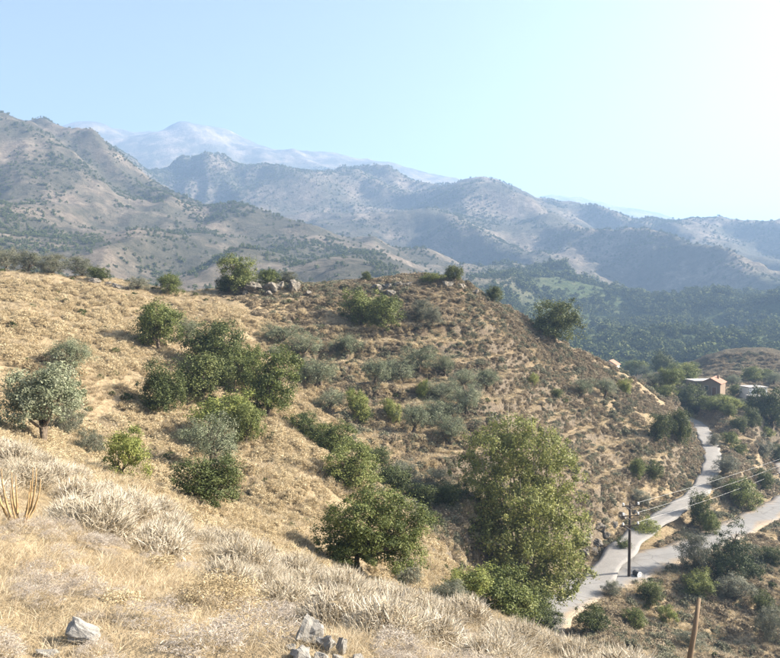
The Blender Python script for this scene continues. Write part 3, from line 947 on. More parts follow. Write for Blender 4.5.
TUFT = [with_mat(blade_mesh('straw_tuft', 50, .04, .15, .15, 2.2, .0055), GM['straw']) for _ in range(3)]
COARSE = [with_mat(blade_mesh('straw_tussock', 90, .30, .55, .22, .9, .022, 3), GM['golden' if _ == 1 else 'straw']) for _ in range(3)]
def spike_dome(name, nsp, rad_, hgt, l0, l1, th):
    tb_, VV, FF, TT_ = [], [], [], []
    k = 0
    for b in range(nsp):
        a = rng.uniform(0, 6.283)
        q = math.sqrt(rng.uniform(0, 1))
        base = np.array([rad_ * q * math.cos(a), rad_ * q * math.sin(a), hgt * math.sqrt(max(0, 1 - q * q * .92)) * rng.uniform(.55, 1.0) - .03])
        L = rng.uniform(l0, l1)
        d = unit(np.array([math.cos(a) * q * q * 1.1, math.sin(a) * q * q * 1.1, 1.0]) + rng.normal(0, .13, 3))
        sa = unit(np.cross(d, rng.normal(size=3)))
        sb = np.cross(d, sa)
        t0 = np.clip(rng.normal(.5, .22), 0, 1)
        bend = rng.normal(0, .045, 3)
        for t, w_ in ((0, .35), (.35, 1.0), (.75, .8), (1.0, .12)):
            c_ = base + d * L * t + bend * t * t
            for e in range(3):
                an = e * 2.094
                VV.append(c_ + (sa * math.cos(an) + sb * math.sin(an)) * th * w_)
                TT_.append(t0)
        for r_ in range(3):
            for e in range(3):
                e2 = (e + 1) % 3
                FF.append((k + 3 * r_ + e, k + 3 * r_ + e2, k + 3 * r_ + 3 + e2, k + 3 * r_ + 3 + e))
        k += 12
    me = mesh_np(name, np.array(VV), np.array(FF))
    at = me.attributes.new('tint', 'FLOAT', 'POINT')
    at.data.foreach_set('value', np.array(TT_, np.float32))
    return me


CORE = [with_mat(cushion_mesh('twig_core', 90, 9, .05, .14, .25, .30), GM['brown']) for _ in range(2)]
PALE = [with_mat(spike_dome('pale_shrub', 1250, .31, .36, .05, .13, .0029), GM['pale']) for _ in range(5)]
GOLD = [with_mat(cushion_mesh('golden_cushion', 100, 11, .05, .32), GM['golden']) for _ in range(3)]
BROWN = [with_mat(cushion_mesh('brown_cushion', 60, 8, .075, .4), GM['brown']) for _ in range(3)]
GREYC = [with_mat(cushion_mesh('grey_cushion', 60, 8, .07, .45), GM['greyc']) for _ in range(3)]
LILAC = [with_mat(cushion_mesh('grey_brush', 160, 14, .035, .12, .5, .7), GM['lilac']) for _ in range(3)]
FART = [with_mat(crown_mesh('far_crown', rand_lobes(4, .2, .3, .6, .22, .3), 26, 12, .085, .13, .7, .7, 0, 0.0), LM['far']) for _ in range(3)]


def instancer(name, pts_, scl, meshes, label):
    """one object of uncountable growth: small plants set on points of the land"""
    src = bpy.data.collections.new(name + '_sources')
    for q, me in enumerate(meshes):
        src.objects.link(bpy.data.objects.new(me.name, me))
    me = bpy.data.meshes.new(name)
    me.vertices.add(len(pts_))
    me.vertices.foreach_set('co', np.asarray(pts_, np.float32).ravel())
    at = me.attributes.new('scl', 'FLOAT_VECTOR', 'POINT')
    at.data.foreach_set('vector', np.asarray(scl, np.float32).ravel())
    at = me.attributes.new('rot', 'FLOAT_VECTOR', 'POINT')
    R3 = np.c_[rng.normal(0, .12, len(pts_)), rng.normal(0, .12, len(pts_)), rng.uniform(0, 6.283, len(pts_))]
    at.data.foreach_set('vector', R3.astype(np.float32).ravel())
    at = me.attributes.new('pick', 'INT', 'POINT')
    at.data.foreach_set('value', rng.integers(0, len(meshes), len(pts_)).astype(np.int32))
    o = obj(name, me)
    ng = bpy.data.node_groups.new(name + '_nodes', 'GeometryNodeTree')
    ng.interface.new_socket('Geometry', in_out='INPUT', socket_type='NodeSocketGeometry')
    ng.interface.new_socket('Geometry', in_out='OUTPUT', socket_type='NodeSocketGeometry')
    N_ = ng.nodes.new
    gi, go = N_('NodeGroupInput'), N_('NodeGroupOutput')
    ci = N_('GeometryNodeCollectionInfo')
    ci.inputs['Collection'].default_value = src
    ci.inputs['Separate Children'].default_value = True
    ci.inputs['Reset Children'].default_value = True
    ip = N_('GeometryNodeInstanceOnPoints')
    ip.inputs['Pick Instance'].default_value = True
    for sock, nm, ty in (('Scale', 'scl', 'FLOAT_VECTOR'), ('Rotation', 'rot', 'FLOAT_VECTOR'), ('Instance Index', 'pick', 'INT')):
        na_ = N_('GeometryNodeInputNamedAttribute')
        na_.data_type = ty
        na_.inputs['Name'].default_value = nm
        ng.links.new(na_.outputs['Attribute'], ip.inputs[sock])
    ng.links.new(gi.outputs[0], ip.inputs['Points'])
    ng.links.new(ci.outputs[0], ip.inputs['Instance'])
    ng.links.new(ip.outputs[0], go.inputs[0])
    md = o.modifiers.new('growth', 'NODES')
    md.node_group = ng
    return tag(o, label, None, None, 'stuff')


def scatter(n_, r0, r1, a0, a1, pw=2.0):
    """random spots in a sector of the land, by area when pw is 2"""
    t = rng.uniform(0, 1, n_)
    rr_ = (r0 ** pw + t * (r1 ** pw - r0 ** pw)) ** (1 / pw)
    aa = np.radians(rng.uniform(a0, a1, n_))
    return rr_ * np.sin(aa), rr_ * np.cos(aa)


def off_road(x, y, gap=.35):
    d1, _ = near_path(x, y, ROAD_LOW)
    d2, _ = near_path(x, y, ROAD_UP)
    return (d1 > HW_LOW + gap) & (d2 > HW_UP + gap)


def in_view(x, y, z, mg=25):
    yy = y * cp - z * sp_
    u = CX + F * x / yy
    v = CY - F * (y * sp_ + z * cp) / yy
    return (u > -mg) & (u < 780 + mg) & (v < 658 + mg)


def rows(x, y, s, h=None):
    """points and scales standing on the land"""
    z = terrain_z(x, y)
    h = s if h is None else h
    return np.c_[x, y, z - .015 * s], np.c_[s, s, h]


# short straw grass of the foreground
x, y = scatter(20000, 2.6, 19, -42, 38, 1.5)
k = fbm(x / 1.3, y / 1.3, 70, 3) > -.35
x, y = x[k], y[k]
p, s = rows(x, y, rng.uniform(.55, 1.15, len(x)) * (.55 + .4 * sstep(3, 9, np.hypot(x, y))))
instancer('dry_grass', p, s, TUFT, 'short straw-coloured dry grass covering the near slope')
x, y = scatter(1500, 3.0, 15, -40, 36, 1.7)
k = fbm(x / 1.6, y / 1.6, 77, 3) > .1
x, y = x[k], y[k]
p, s = rows(x, y, rng.uniform(.12, .42, len(x)))
instancer('dead_litter', p, s * [1, 1, .55], LILAC, 'grey and brown dead twigs lying in the near straw')
# coarse straw of the golden slope and the flanks
x, y = scatter(46000, 15, 118, -38, 34, 1.6)
az_ = np.arctan2(x, y)
k = (rng.uniform(0, 1, len(x)) < np.where((az_ < .10 - .0016 * (y - 40)) | ((az_ > .27) & (y < 85)), .8, .6)) & (fbm(x / 5, y / 5, 71, 3) > -.38) & off_road(x, y)
x, y = x[k], y[k]
p, s = rows(x, y, rng.uniform(.5, 1.15, len(x)) * (.5 + .5 * sstep(15, 45, np.hypot(x, y))))
instancer('slope_grass', p, s * [1.25, 1.25, .72], COARSE, 'golden dry grass of the hillside')

# cushion shrubs of the slopes: the ones that show largest stand alone, the rest is growth
def cushions(nm, src, n_, sect, dens, size, name, label, group, n_single=300, pw=1.15, hsc=.9):
    x, y = scatter(n_, *sect, pw)
    k = dens(x, y) & off_road(x, y)
    x, y = x[k], y[k]
    f = terrace_phase(x, y, base_z(x, y))
    flat = terrace_mask(x, y) * (1 - sstep(.5, .66, f))
    k = rng.uniform(0, 1, len(x)) > .95 * flat
    x, y = x[k], y[k]
    s = rng.uniform(*size, len(x)) * rng.choice([.7, 1, 1.25], len(x)) * (.42 + .58 * sstep(20, 62, np.hypot(x, y)))
    p, sc = rows(x, y, s, s * hsc * rng.uniform(.7, 1.15, len(x)))
    app = s / np.hypot(x, y) * in_view(p[:, 0], p[:, 1], p[:, 2], 0)
    order = np.argsort(-app)
    one, rest = order[:n_single], order[n_single:]
    for q in one:
        o = obj(name, src[int(rng.integers(len(src)))], None, None, p[q])
        o.scale = sc[q]
        o.rotation_euler.z = rng.uniform(0, 6.28)
        tag(o, label, 'shrub', group)
    if len(rest):
        instancer(nm, p[rest], sc[rest], src, label.replace('clump', 'growth').replace('shrub', 'scrub'))


cushions('golden_scrub', GOLD, 16000, (19, 104, -38, 12), lambda x, y: (fbm(x / 7, y / 7, 72, 3) > -.3) & (np.arctan2(x, y) < .16 - .0012 * (y - 40)), (.5, 1.25), 'golden_cushion_shrub',
         'low rounded golden cushion shrub dotted over the straw-coloured left slope', 'golden cushion shrubs on the left slope')
cushions('far_brown_scrub', BROWN, 15000, (117, 255, -4, 33), lambda x, y: (fbm(x / 9, y / 9, 73, 3) > -.15), (.7, 1.5), 'brown_scrub', 'dry brown scrub around the hamlet and brown mound', None, 0)
cushions('far_grey_scrub', GREYC, 7000, (125, 255, -10, 33), lambda x, y: (fbm(x / 9, y / 9, 76, 3) > .05), (.7, 1.6), 'grey_scrub', 'grey-green scrub around the hamlet and brown mound', None, 0)
cushions('brown_scrub', BROWN, 62000, (54, 132, -34, 33), lambda x, y: (fbm(x / 9, y / 9, 73, 3) > -.30) & ((np.arctan2(x, y) < .27) | (y > 78) | (rng.uniform(0, 1, len(x)) < .3)) & (np.arctan2(x, y) > -.10 - .006 * np.maximum(0, y - 82)), (.38, .95), 'brown_cushion_shrub',
         'low dry brown cushion shrub on the terraced hill and road banks', 'brown cushion shrubs on the terraced hill')
cushions('grey_scrub', GREYC, 21000, (50, 132, -32, 33), lambda x, y: (fbm(x / 11, y / 11, 74, 3) > -.10) & ((np.arctan2(x, y) < .27) | (y > 78) | (rng.uniform(0, 1, len(x)) < .4)) & (np.arctan2(x, y) > -.08 - .005 * np.maximum(0, y - 84)), (.45, 1.2), 'grey_cushion_shrub',
         'rounded grey-green cushion shrub on the terraced hill and road banks', 'grey-green cushion shrubs on the terraced hill')

cushions('shadow_spot_scrub', [with_mat(cushion_mesh('shadow_spot_cushion', 60, 8, .07, .45), LM['oak'])], 1500, (26, 118, -36, 33), lambda x, y: fbm(x / 14, y / 14, 78, 2) > -.2, (.4, .9), 'shadow_spot_shrub',  # dark shrubs added in place of the small shadow spots between clumps
         'tiny dark green shrub added as a shadow spot on the hill slopes', 'tiny dark shrubs added as shadow spots on the slopes', 120)
# far woodland and the dotted bushes of the mountains
x, y = scatter(260000, 250, 2500, -36, 36, 1.25)
r_, az_ = np.hypot(x, y), np.arctan2(x, y)
gr = sstep(285, 360, r_) * (.12 + .88 * sstep(-.2, .12, fbm(x / 55, y / 55, 86, 3))) * (1 - sstep(760, 1000, r_)) * sstep(.06, .22, az_)
patch = sstep(.10, .5, fbm(x / 260, y / 260, 80, 4)) * .6 + .03 + .42 * sstep(.05, .6, fbm(x / 60, y / 60, 84, 3)) + .45 * sstep(1450, 1650, r_) * (1 - sstep(.0, .12, az_))
patch = patch * sstep(290, 380, r_)
k = rng.uniform(0, 1, len(x)) < np.maximum(gr * .85, patch)
x, y, r_ = x[k], y[k], r_[k]
s = rng.uniform(.95, 2.1, len(x)) ** 2 * np.where(gr[k] > .3, rng.choice([1.0, 1.7, 2.4], int(k.sum())), 1) * (1 + .35 * sstep(900, 2200, r_))
p, sc = rows(x, y, s, s * rng.uniform(.6, 1.0, len(x)))
instancer('far_woodland', p, sc, FART, 'dark woods and dotted bushes on the distant mountain slopes')

# ------------------------------------------------------------------ foreground shrubs
x, y = scatter(700, 5.2, 17.5, -36, 34, 1.8)
k = (fbm(x / 3.5, y / 3.5, 75, 2) > -.25)
x, y = x[k], y[k]
kk = []
for q in range(len(x)):                                  # keep them apart
    if np.arctan2(x[q], y[q]) < -.12 and y[q] < 7.4 - 2 * x[q] * .2: continue
    if all((x[q] - x[t]) ** 2 + (y[q] - y[t]) ** 2 > .64 ** 2 for t in kk): kk.append(q)
kk = kk[:300]
x, y = x[kk], y[kk]
p, _ = rows(x, y, np.ones(len(x)))
lab = 'bleached cream-coloured dry shrub of upright stalks on the near slope'
for q in range(len(x)):
    o = obj('bleached_shrub', PALE[q % 5], None, None, p[q])
    s_ = rng.uniform(1.0, 1.6) * (.75 + .25 * float(sstep(5, 10, np.hypot(x[q], y[q]))))
    o.scale = (s_, s_, s_ * rng.uniform(.75, 1.05))
    o.rotation_euler = (rng.normal(0, .08), rng.normal(0, .08), rng.uniform(0, 6.28))
    obj('twig_core', CORE[q % 2], None, o)
    tag(o, lab, 'shrub', 'bleached shrubs of the foreground')


def spot(name, me, u, v, w_m, h_m, label, cat='shrub', dmin=2.0):
    px, py, pz = ground_at(u, v, dmin)
    o = obj(name, me, None, None, (px, py, pz - .01))
    o.scale = (w_m, w_m, h_m)
    o.rotation_euler.z = rng.uniform(0, 6.28)
    return tag(o, label, cat)


spot('golden_shrub', with_mat(cushion_mesh('golden_shrub', 260, 22, .02, .3), GM['golden']), 215, 612, .95, .62, 'large golden rounded shrub among pale stalks at the lower left')
spot('golden_shrub', GOLD[1], 118, 606, .38, .22, 'small yellowish cushion left of the large golden shrub')
spot('golden_shrub', GOLD[2], 505, 650, .70, .36, 'flat golden cushion at the bottom, right of the grey rocks')
spot('golden_shrub', GOLD[1], 160, 568, .4, .26, 'small golden cushion behind the large golden shrub')
spot('dead_brush', LILAC[0], 255, 640, .75, .36, 'greyish dead twiggy brush left of the boulder pile')
spot('dead_brush', LILAC[1], 150, 625, .62, .28, 'greyish dead brush below the large golden shrub, left')
spot('dead_brush', LILAC[2], 205, 650, .6, .28, 'greyish dead brush at the bottom edge, left of the boulders')
spot('dead_brush', LILAC[0], 650, 662, 1.0, .62, 'silvery dead brush at the bottom right edge')
spot('dead_brush', LILAC[1], 612, 655, .85, .50, 'silvery dead brush left of the bottom right brush')
spot('dead_brush', LILAC[2], 60, 560, .5, .24, 'small greyish dead brush at the left foreground')
spot('dead_brush', LILAC[1], 395, 655, .5, .26, 'low grey brush right of the boulder pile')

# dry spiky plant at the left edge
tb = []
for q in range(11):
    a = q / 11 * 6.283 + rng.uniform(-.2, .2)
    rr_ = rng.uniform(.05, .26)
    h = rng.uniform(.42, .72)
    b0 = np.array([.05 * math.cos(a), .05 * math.sin(a), -.03])
    t = np.linspace(0, 1, 6)[:, None]
    path = b0 + np.c_[np.cos(a) * rr_ * np.sin(t * 1.5), np.sin(a) * rr_ * np.sin(t * 1.5), h * t ** 1.25]
    tb.append((path, np.linspace(.022, .004, 6)))
me = tubes_mesh('dry_spike_leaves', tb, 5)
m = NT('dry_brown_leaf', .8, .15)
gB = m.n('ShaderNodeNewGeometry')
m.color(m.ramp(m.noise(14, 4, .6, gB.outputs['Position']), [(.3, (.17, .11, .055)), (.7, (.38, .27, .14))]))
me.materials.append(m.m)
spot('dry_spiky_plant', me, 20, 522, 1.0, 1.0, 'dried brown spiky plant with upright curved leaves at the left edge', 'plant')

# ------------------------------------------------------------------ rocks
import bmesh
m = NT('limestone', .9, .2)
tc = m.n('ShaderNodeTexCoord')
na = m.noise(2.2, 6, .65, tc.outputs['Object'])
nb = m.noise(9, 5, .7, tc.outputs['Object'])
c = m.mix(m.ramp(nb, [(.45, 0.0), (.62, .7)]), m.ramp(na, [(.3, (.075, .064, .05)), (.7, (.19, .17, .14))]), (.17, .16, .145))
m.color(c)
m.bump(nb, .6, .03)
ROCKM = m.m
m = NT('rusty_stone', .9, .2)
tc = m.n('ShaderNodeTexCoord')
na = m.noise(2.2, 6, .65, tc.outputs['Object'])
m.color(m.ramp(na, [(.3, (.20, .12, .07)), (.7, (.42, .30, .20))]))
m.bump(m.noise(9, 5, .7, tc.outputs['Object']), .6, .03)
RUSTM = m.m


def rock_mesh(seed, flat=.8, mat=ROCKM):
    r_ = np.random.default_rng(seed)
    bm = bmesh.new()
    for q in unit(r_.normal(size=(16, 3))) * r_.uniform(.42, .56, (16, 1)) * [1, 1, flat]:
        bm.verts.new(q)
    bmesh.ops.convex_hull(bm, input=bm.verts)
    bmesh.ops.triangulate(bm, faces=bm.faces)
    for _ in range(2):
        bmesh.ops.subdivide_edges(bm, edges=bm.edges, cuts=1, use_grid_fill=True)
    P_ = np.array([v.co[:] for v in bm.verts])
    dd = .13 * perlin(P_[:, 0] * 3 + seed, P_[:, 1] * 3 + P_[:, 2] * 2.1, seed) + .05 * perlin(P_[:, 0] * 9, P_[:, 1] * 9 + P_[:, 2] * 7, seed + 1)
    for v, e in zip(bm.verts, dd):
        v.co += v.co.normalized() * e
    me = bpy.data.meshes.new('rock')
    bm.to_mesh(me)
    bm.free()
    me.materials.append(mat)
    return me


m = NT('foreground_limestone', .9, .2)
tc = m.n('ShaderNodeTexCoord')
na = m.noise(2.2, 6, .65, tc.outputs['Object'])
nb = m.noise(9, 5, .7, tc.outputs['Object'])
m.color(m.mix(m.ramp(nb, [(.45, 0.0), (.62, .6)]), m.ramp(na, [(.3, (.17, .16, .142)), (.7, (.34, .325, .30))]), (.15, .145, .13)))
m.bump(nb, .6, .03)
FROCKS = [rock_mesh(q, f, m.m) for q, f in ((33, .9), (5, .7), (48, .8), (11, .65), (54, .95), (19, .75))]
ROCKS = [rock_mesh(q, f) for q, f in ((3, .9), (5, .7), (8, .8), (11, .65), (14, .95), (19, .75))]
RUST = rock_mesh(23, .8, RUSTM)


def rock(u, v, wpx, hpx, label, var=0, me=None, group=None, dmin=2.0, name='boulder'):
    px, py, pz = ground_at(u, v, dmin)
    s_ = py / F
    o = obj(name, me or (FROCKS if py < 20 else ROCKS)[var % 6], None, None, (px, py, pz + hpx * s_ * (.30 if py < 20 else .10)))
    o.scale = (wpx * s_, wpx * s_ * .9, hpx * s_)
    o.rotation_euler = (random.uniform(-.3, .3), random.uniform(-.3, .3), random.uniform(0, 6.28))
    return tag(o, label, 'rock', group)


rock(309, 645, 30, 40, 'largest upright grey boulder, top left of the foreground rock pile', 0)
rock(326, 649, 24, 32, 'leaning grey rock right of the largest foreground boulder', 1)
rock(342, 654, 14, 24, 'narrow upright grey slab at the right of the foreground pile', 4)
rock(303, 660, 26, 20, 'low pale rock in front of the largest foreground boulder', 2)
rock(322, 662, 20, 14, 'small grey stone at the bottom middle of the foreground pile', 3)
rock(337, 664, 16, 14, 'small grey stone at the bottom right of the foreground pile', 5)
rock(292, 650, 12, 10, 'small stone at the left of the foreground pile', 3)
rock(358, 660, 14, 10, 'flat stone just right of the foreground rock pile', 1)
rock(82, 640, 42, 34, 'lichen-stained grey rock in the straw at the bottom left', 3)
rock(48, 655, 26, 14, 'flat grey stone left of the lichen-stained rock', 1)
rock(434, 523, 14, 14, 'lone brown boulder in the gully beside the plane tree', me=RUST, dmin=24)
for q, (u, v, a, b) in enumerate(((425, 548, 9, 6), (432, 552, 8, 6), (438, 546, 6, 5), (446, 556, 8, 5), (420, 540, 6, 5))):
    rock(u, v, a, b, 'small pale stone in the shaded gully bed', q, group='pale stones in the gully', dmin=24, name='stone')
for q, (u, v, a, b) in enumerate(((252, 291, 20, 13), (261, 289, 10, 14), (271, 290, 20, 14), (281, 289, 10, 15), (294, 292, 15, 17), (246, 296, 10, 9), (308, 296, 8, 7), (287, 296, 9, 8), (268, 297, 12, 8), (299, 299, 7, 6))):
    rock(u, v, a, b, 'grey boulder of the rock outcrop under the crest tree', q, group='boulders of the crest outcrop', dmin=60)
for q, (u, v, a, b) in enumerate(((378, 290, 14, 10), (388, 288, 14, 12), (398, 287, 12, 10), (408, 285, 14, 8), (446, 286, 14, 8), (462, 288, 14, 10), (392, 295, 14, 8), (474, 294, 12, 8))):
    rock(u, v, a, b, 'grey rock on the summit crest of the terraced hill', q, group='rocks along the summit crest', dmin=60)
rock(442, 280, 12, 8, 'reddish rock beside the dark summit tree', me=RUST, dmin=60)
for q, (u, v, a, b) in enumerate(((95, 283, 14, 8), (106, 285, 12, 10), (118, 288, 16, 8), (126, 290, 10, 6))):
    rock(u, v, a, b, 'grey rock at the right end of the left crest bushes', q, group='rocks on the left crest', dmin=60)
for q, (u, v, a, b) in enumerate(((598, 545, 12, 12), (592, 552, 14, 12), (606, 536, 12, 10), (588, 540, 12, 12), (600, 530, 12, 10), (614, 526, 10, 9), (622, 518, 11, 10), (634, 512, 10, 8), (584, 555, 12, 12), (628, 508, 10, 9), (646, 505, 9, 8), (578, 548, 12, 10))):
    rock(u, v, a, b, 'grey rock of the cut face above the track fork', q, group='rocks of the cut face', dmin=60)

# ------------------------------------------------------------------ pole, wires, drum, stake, sticks
def flat_mat(name, c, rough=.7, spec=.3):
    q = NT(name, rough, spec)
    tc_ = q.n('ShaderNodeTexCoord')
    nz = q.noise(5, 4, .6, tc_.outputs['Object'])
    q.color(q.mix(.5, c, q.ramp(nz, [(.3, tuple(.65 * e for e in c)), (.7, tuple(min(1, 1.2 * e) for e in c))])))
    return q.m


WOODD = flat_mat('dark_creosote_wood', (.045, .034, .026), .8)
PORC = flat_mat('white_porcelain', (.8, .79, .76), .25, .5)
STEEL = flat_mat('galvanised_steel', (.22, .22, .22), .5)
WIRE = flat_mat('aluminium_wire', (.42, .42, .41), .4, .5)
STAKE = flat_mat('weathered_stake_wood', (.16, .115, .075), .85)
DRUMW = flat_mat('white_paint', (.78, .77, .74), .5)
DRUMD = flat_mat('dark_rubber', (.05, .05, .05), .7)


def boxes_mesh(name, bs):
    bm = bmesh.new()
    for (x0, x1, y0, y1, z0, z1) in bs:
        vs = [bm.verts.new((a, b, c_)) for c_ in (z0, z1) for a, b in ((x0, y0), (x1, y0), (x1, y1), (x0, y1))]
        for f in ((3, 2, 1, 0), (4, 5, 6, 7), (0, 1, 5, 4), (1, 2, 6, 5), (2, 3, 7, 6), (3, 0, 4, 7)):
            bm.faces.new([vs[q] for q in f])
    me = bpy.data.meshes.new(name)
    bm.to_mesh(me)
    bm.free()
    return me


def lathe_mesh(name, prof, sides=14):
    V, Fq = [], []
    for (r_, z_) in prof:
        for q in range(sides):
            a = q / sides * 6.2832
            V.append((r_ * math.cos(a), r_ * math.sin(a), z_))
    for q in range(len(prof) - 1):
        for t in range(sides):
            t2 = (t + 1) % sides
            Fq.append((q * sides + t, q * sides + t2, (q + 1) * sides + t2, (q + 1) * sides + t))
    Fq.append(tuple(range(sides - 1, -1, -1)))
    Fq.append(tuple((len(prof) - 1) * sides + t for t in range(sides)))
    me = bpy.data.meshes.new(name)
    me.from_pydata(V, [], Fq)
    for p_ in me.polygons: p_.use_smooth = len(p_.vertices) == 4
    return me


def power_pole(loc, H, label, yaw):
    root = bpy.data.objects.new('power_pole', None)
    COL.objects.link(root)
    root.location = loc
    root.rotation_euler.z = yaw
    tag(root, label, 'power pole', 'power poles along the road')
    obj('shaft', tubes_mesh('shaft', [([(0, 0, -.4), (0, 0, H * .5), (0, 0, H)], (.17, .15, .115))], 10), WOODD, root)
    spots_ = []
    for q, dz in enumerate((.18, 1.28, 2.36)):
        ca = obj('crossarm', boxes_mesh('crossarm', [(-1.02, 1.02, -.17, -.07, H - dz - .11, H - dz)]), WOODD, root)
        obj('brace', tubes_mesh('brace', [([(-.6, -.185, H - dz - .115), (0, -.185, H - dz - .5)], (.018, .018)), ([(.6, -.185, H - dz - .115), (0, -.185, H - dz - .5)], (.018, .018))], 5), STEEL, ca)
        for sx in (-.9, .9):
            ins = obj('insulator', lathe_mesh('insulator', ((.03, H - dz), (.12, H - dz + .05), (.13, H - dz + .12), (.085, H - dz + .16), (.12, H - dz + .2), (.07, H - dz + .3))), PORC, root)
            ins.location = (sx, -.12, 0)
        spots_.append((.9, -.12, H - dz + .27))
    bpy.context.view_layer.update()
    from mathutils import Matrix
    Mx = Matrix.Translation(loc) @ Matrix.Rotation(yaw, 4, 'Z')
    return [Mx @ Vector(q) for q in spots_]


px, py, pz = ground_at(629, 578, 40)
top = 577 - 501
s1 = power_pole((px, py, pz), top * py / F, 'dark wooden power pole with white insulators beside the road fork', math.radians(12))
e = unproject(806, 461, 128)
ez = float(terrain_z(np.array([e[0] + 6]), np.array([e[1] + 8]))[0])
s2 = power_pole((e[0] + 6, e[1] + 8, ez), e[2] - ez + 1.2, 'far power pole beyond the right edge, where the wires run to', math.radians(12))
for q, nm in enumerate(('uppermost', 'middle', 'lowest')):
    a, b = np.array(s1[q]), np.array(s2[q])
    t = np.linspace(0, 1, 30)[:, None]
    path = a + (b - a) * t
    path[:, 2] -= (4 * t * (1 - t)).ravel() * (.45 + .12 * q)
    o = obj('power_line', tubes_mesh('power_line', [(path, np.full(30, .013))], 5), WIRE)
    tag(o, nm + ' of the three wires running right from the power pole', 'wire', 'wires of the power pole')

# white drum lying beside the pole
px, py, pz = ground_at(637, 577, 40)
root = bpy.data.objects.new('drum', None)
COL.objects.link(root)
root.location = (px, py, pz + .30)
root.rotation_euler = (math.radians(90), 0, math.radians(24))
root.scale = (.75, .75, .75)
tag(root, 'white drum lying on its side beside the power pole', 'drum')
obj('shell', lathe_mesh('shell', ((.40, -.5), (.44, -.48), (.42, -.2), (.44, -.16), (.44, -.12), (.42, -.08), (.42, .2), (.44, .25), (.42, .3), (.42, .46)), 20), DRUMD, root)
obj('lid', lathe_mesh('lid', ((.43, .462), (.45, .48), (.45, .53), (.40, .54), (.38, .515), (.10, .515), (.08, .54), (.02, .545)), 20), DRUMW, root)

# wooden stake in the right foreground
a = np.array(unproject(699, 598, 5.2))
b = np.array(unproject(689, 662, 5.05))
gz_ = float(terrain_z(np.array([b[0]]), np.array([b[1]]))[0])
c0 = np.array([b[0] - .03, b[1], gz_ - .1])
me = tubes_mesh('stake', [([c0, b * .5 + c0 * .5, b, a * .5 + b * .5 + [.006, 0, 0], a], (.025, .023, .021, .0195, .015))], 9)
tag(obj('wooden_stake', me, STAKE), 'bare wooden stake poking up at the bottom right', 'stake')

# a dead stick on the golden slope
px, py, pz = ground_at(99, 468, 20)
me = tubes_mesh('stick', [([(-.35, 0, .02), (-.1, .02, .12), (.35, -.03, .42)], (.03, .028, .015))], 6)
o = obj('dead_stick', me, WOODD, None, (px, py, pz))
tag(o, 'dark dead stick lying on the golden slope left of the sapling', 'stick')

# ------------------------------------------------------------------ houses
STONE = flat_mat('brown_stone_wall', (.21, .165, .125), .9, .1)
WHITEW = flat_mat('whitewash', (.74, .73, .70), .8, .2)
CONC = flat_mat('grey_concrete', (.36, .34, .32), .85, .2)
DARKG = flat_mat('dark_window_glass', (.03, .035, .04), .15, .5)
DOORW = flat_mat('brown_door', (.14, .08, .045), .7)
m = NT('clay_tiles', .85, .15)
tc = m.n('ShaderNodeTexCoord')
nz = m.noise(3, 5, .6, tc.outputs['Object'])
m.color(m.ramp(nz, [(.3, (.22, .115, .08)), (.7, (.36, .215, .16))]))
wv = m.n('ShaderNodeTexWave', i_Scale=3.2)
m.l(tc.outputs['Object'], wv.inputs['Vector'])
m.bump(wv.outputs[0], .6, .05)
TILE = m.m


def gable_mesh(name, w_, d_, h, rise, over=.0, thick=None):
    """walls with gable ends (thick None), or the two-slope roof slab above them"""
    if thick is None:
        V = [(-w_ / 2, -d_ / 2, -1.5), (w_ / 2, -d_ / 2, -1.5), (w_ / 2, d_ / 2, -1.5), (-w_ / 2, d_ / 2, -1.5), (-w_ / 2, -d_ / 2, h), (w_ / 2, -d_ / 2, h), (w_ / 2, d_ / 2, h), (-w_ / 2, d_ / 2, h), (0, -d_ / 2, h + rise), (0, d_ / 2, h + rise)]
        Fq = [(3, 2, 1, 0), (0, 1, 5, 8, 4), (2, 3, 7, 9, 6), (1, 2, 6, 5), (3, 0, 4, 7), (4, 8, 9, 7), (8, 5, 6, 9)]
    else:
        k_ = (w_ / 2 + over) / (w_ / 2)
        lo = h + rise - rise * k_ + .02
        V, Fq = [], []
        for y_ in (-d_ / 2 - over, d_ / 2 + over):
            for dz in (0.02, thick):
                V += [(-w_ / 2 - over, y_, lo + dz), (0, y_, h + rise + dz), (w_ / 2 + over, y_, lo + dz)]
        Fq = [(0, 1, 4, 3), (1, 2, 5, 4), (9, 10, 7, 6), (10, 11, 8, 7), (3, 4, 10, 9), (4, 5, 11, 10), (6, 7, 1, 0), (7, 8, 2, 1), (0, 3, 9, 6), (5, 2, 8, 11)]
    me = bpy.data.meshes.new(name)
    me.from_pydata(V, [], Fq)
    return me


def opening(parent, kind_, x0, x1, z0, z1, ywall, mat, fr):
    f = obj(kind_, boxes_mesh(kind_, [(x0 - .08, x0, ywall - .06, ywall + .05, z0 - .05, z1 + .08), (x1, x1 + .08, ywall - .06, ywall + .05, z0 - .05, z1 + .08), (x0, x1, ywall - .06, ywall + .05, z1, z1 + .08), (x0, x1, ywall - .06, ywall + .05, z0 - .05, z0)]), fr, parent)
    obj('pane' if kind_ == 'window' else 'panel', boxes_mesh('pane', [(x0, x1, ywall - .02, ywall + .03, z0, z1)]), mat, f)


def house(name, u, v, d, yaw, label):
    x_, y_, z_ = unproject(u, v, d)
    root = bpy.data.objects.new(name, None)
    COL.objects.link(root)
    root.location = (x_, y_, z_)
    root.rotation_euler.z = yaw
    return tag(root, label, 'house')


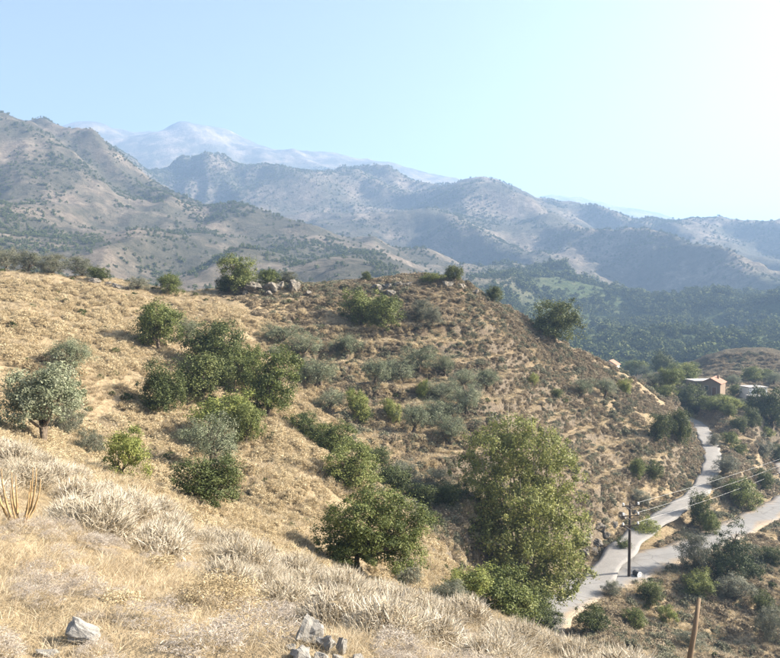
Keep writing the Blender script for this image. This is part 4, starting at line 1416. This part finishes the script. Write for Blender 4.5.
h = house('stone_house', 713, 393, 166, math.radians(-38), 'brown stone house with a red tiled gable roof in the hamlet')
obj('wall', gable_mesh('wall', 4.4, 5.6, 2.7, 1.15), STONE, h)
rf = obj('roof', gable_mesh('roof', 4.4, 5.6, 2.7, 1.15, .3, .16), TILE, h)
obj('chimney', boxes_mesh('chimney', [(.6, 1.05, 1.0, 1.45, 3.2, 4.4)]), STONE, rf)
opening(h, 'window', -1.3, -.5, 1.0, 2.0, -2.8, DARKG, CONC)
opening(h, 'door', .4, 1.3, -.3, 1.8, -2.8, DOORW, CONC)
h = house('low_annex', 702, 389, 172, math.radians(8), 'low grey-roofed annex left of the red-roofed house')
obj('wall', boxes_mesh('wall', [(-3.2, 3.2, -2, 2, -1.5, 2.2)]), STONE, h)
obj('roof', boxes_mesh('roof', [(-3.45, 3.45, -2.25, 2.25, 2.205, 2.45)]), CONC, h)
opening(h, 'window', -2.2, -1.4, .8, 1.7, -2.0, DARKG, CONC)
opening(h, 'door', .2, 1.1, -.5, 1.6, -2.0, DOORW, CONC)
h = house('white_house', 753, 396, 168, math.radians(10), 'small flat-roofed white house with dark windows at the hamlet')
obj('wall', boxes_mesh('wall', [(-2.5, 2.5, -1.8, 1.8, -1.5, 2.3)]), WHITEW, h)
obj('roof', boxes_mesh('roof', [(-2.65, 2.65, -1.95, 1.95, 2.305, 2.5)]), CONC, h)
opening(h, 'window', -1.9, -1.2, .8, 1.7, -1.8, DARKG, WHITEW)
opening(h, 'window', 1.2, 1.9, .8, 1.7, -1.8, DARKG, WHITEW)
opening(h, 'door', -.4, .4, -.4, 1.7, -1.8, DOORW, WHITEW)
h = house('shed', 757, 401, 160, math.radians(12), 'low shed with a pale slab roof below the white house')
obj('wall', boxes_mesh('wall', [(-1.9, 1.9, -1.2, 1.2, -1.5, 1.2)]), STONE, h)
obj('roof', boxes_mesh('roof', [(-2.1, 2.1, -1.4, 1.4, 1.205, 1.38)]), CONC, h)
opening(h, 'door', -.5, .4, -.6, .95, -1.2, DOORW, CONC)
h = house('white_cottage', 611, 374, 152, math.radians(-30), 'white cottage with orange roof peeking over the right hill edge')
obj('wall', gable_mesh('wall', 2.9, 3.6, 2.2, .9), WHITEW, h)
obj('roof', gable_mesh('roof', 2.9, 3.6, 2.2, .9, .25, .14), TILE, h)
opening(h, 'window', -.4, .4, .8, 1.6, -1.8, DARKG, WHITEW)

# ------------------------------------------------------------------ the air
zmin = float(GZ.min())
zmax = float(GZ.max())
me = boxes_mesh('haze', [(-5800, 5800, -5800, 5800, zmin - 1.0, zmax + 25)])
m = bpy.data.materials.new('pale_haze')
m.use_nodes = True
m.node_tree.nodes.clear()
ou = m.node_tree.nodes.new('ShaderNodeOutputMaterial')
pv = m.node_tree.nodes.new('ShaderNodeVolumePrincipled')
pv.inputs['Color'].default_value = (.385, .61, 1.0, 1)
pv.inputs['Density'].default_value = 3.3e-4
pv.inputs['Anisotropy'].default_value = .17
m.node_tree.links.new(pv.outputs[0], ou.inputs['Volume'])
tag(obj('haze', me, m), 'pale blue summer haze over the valley', None, None, 'stuff')
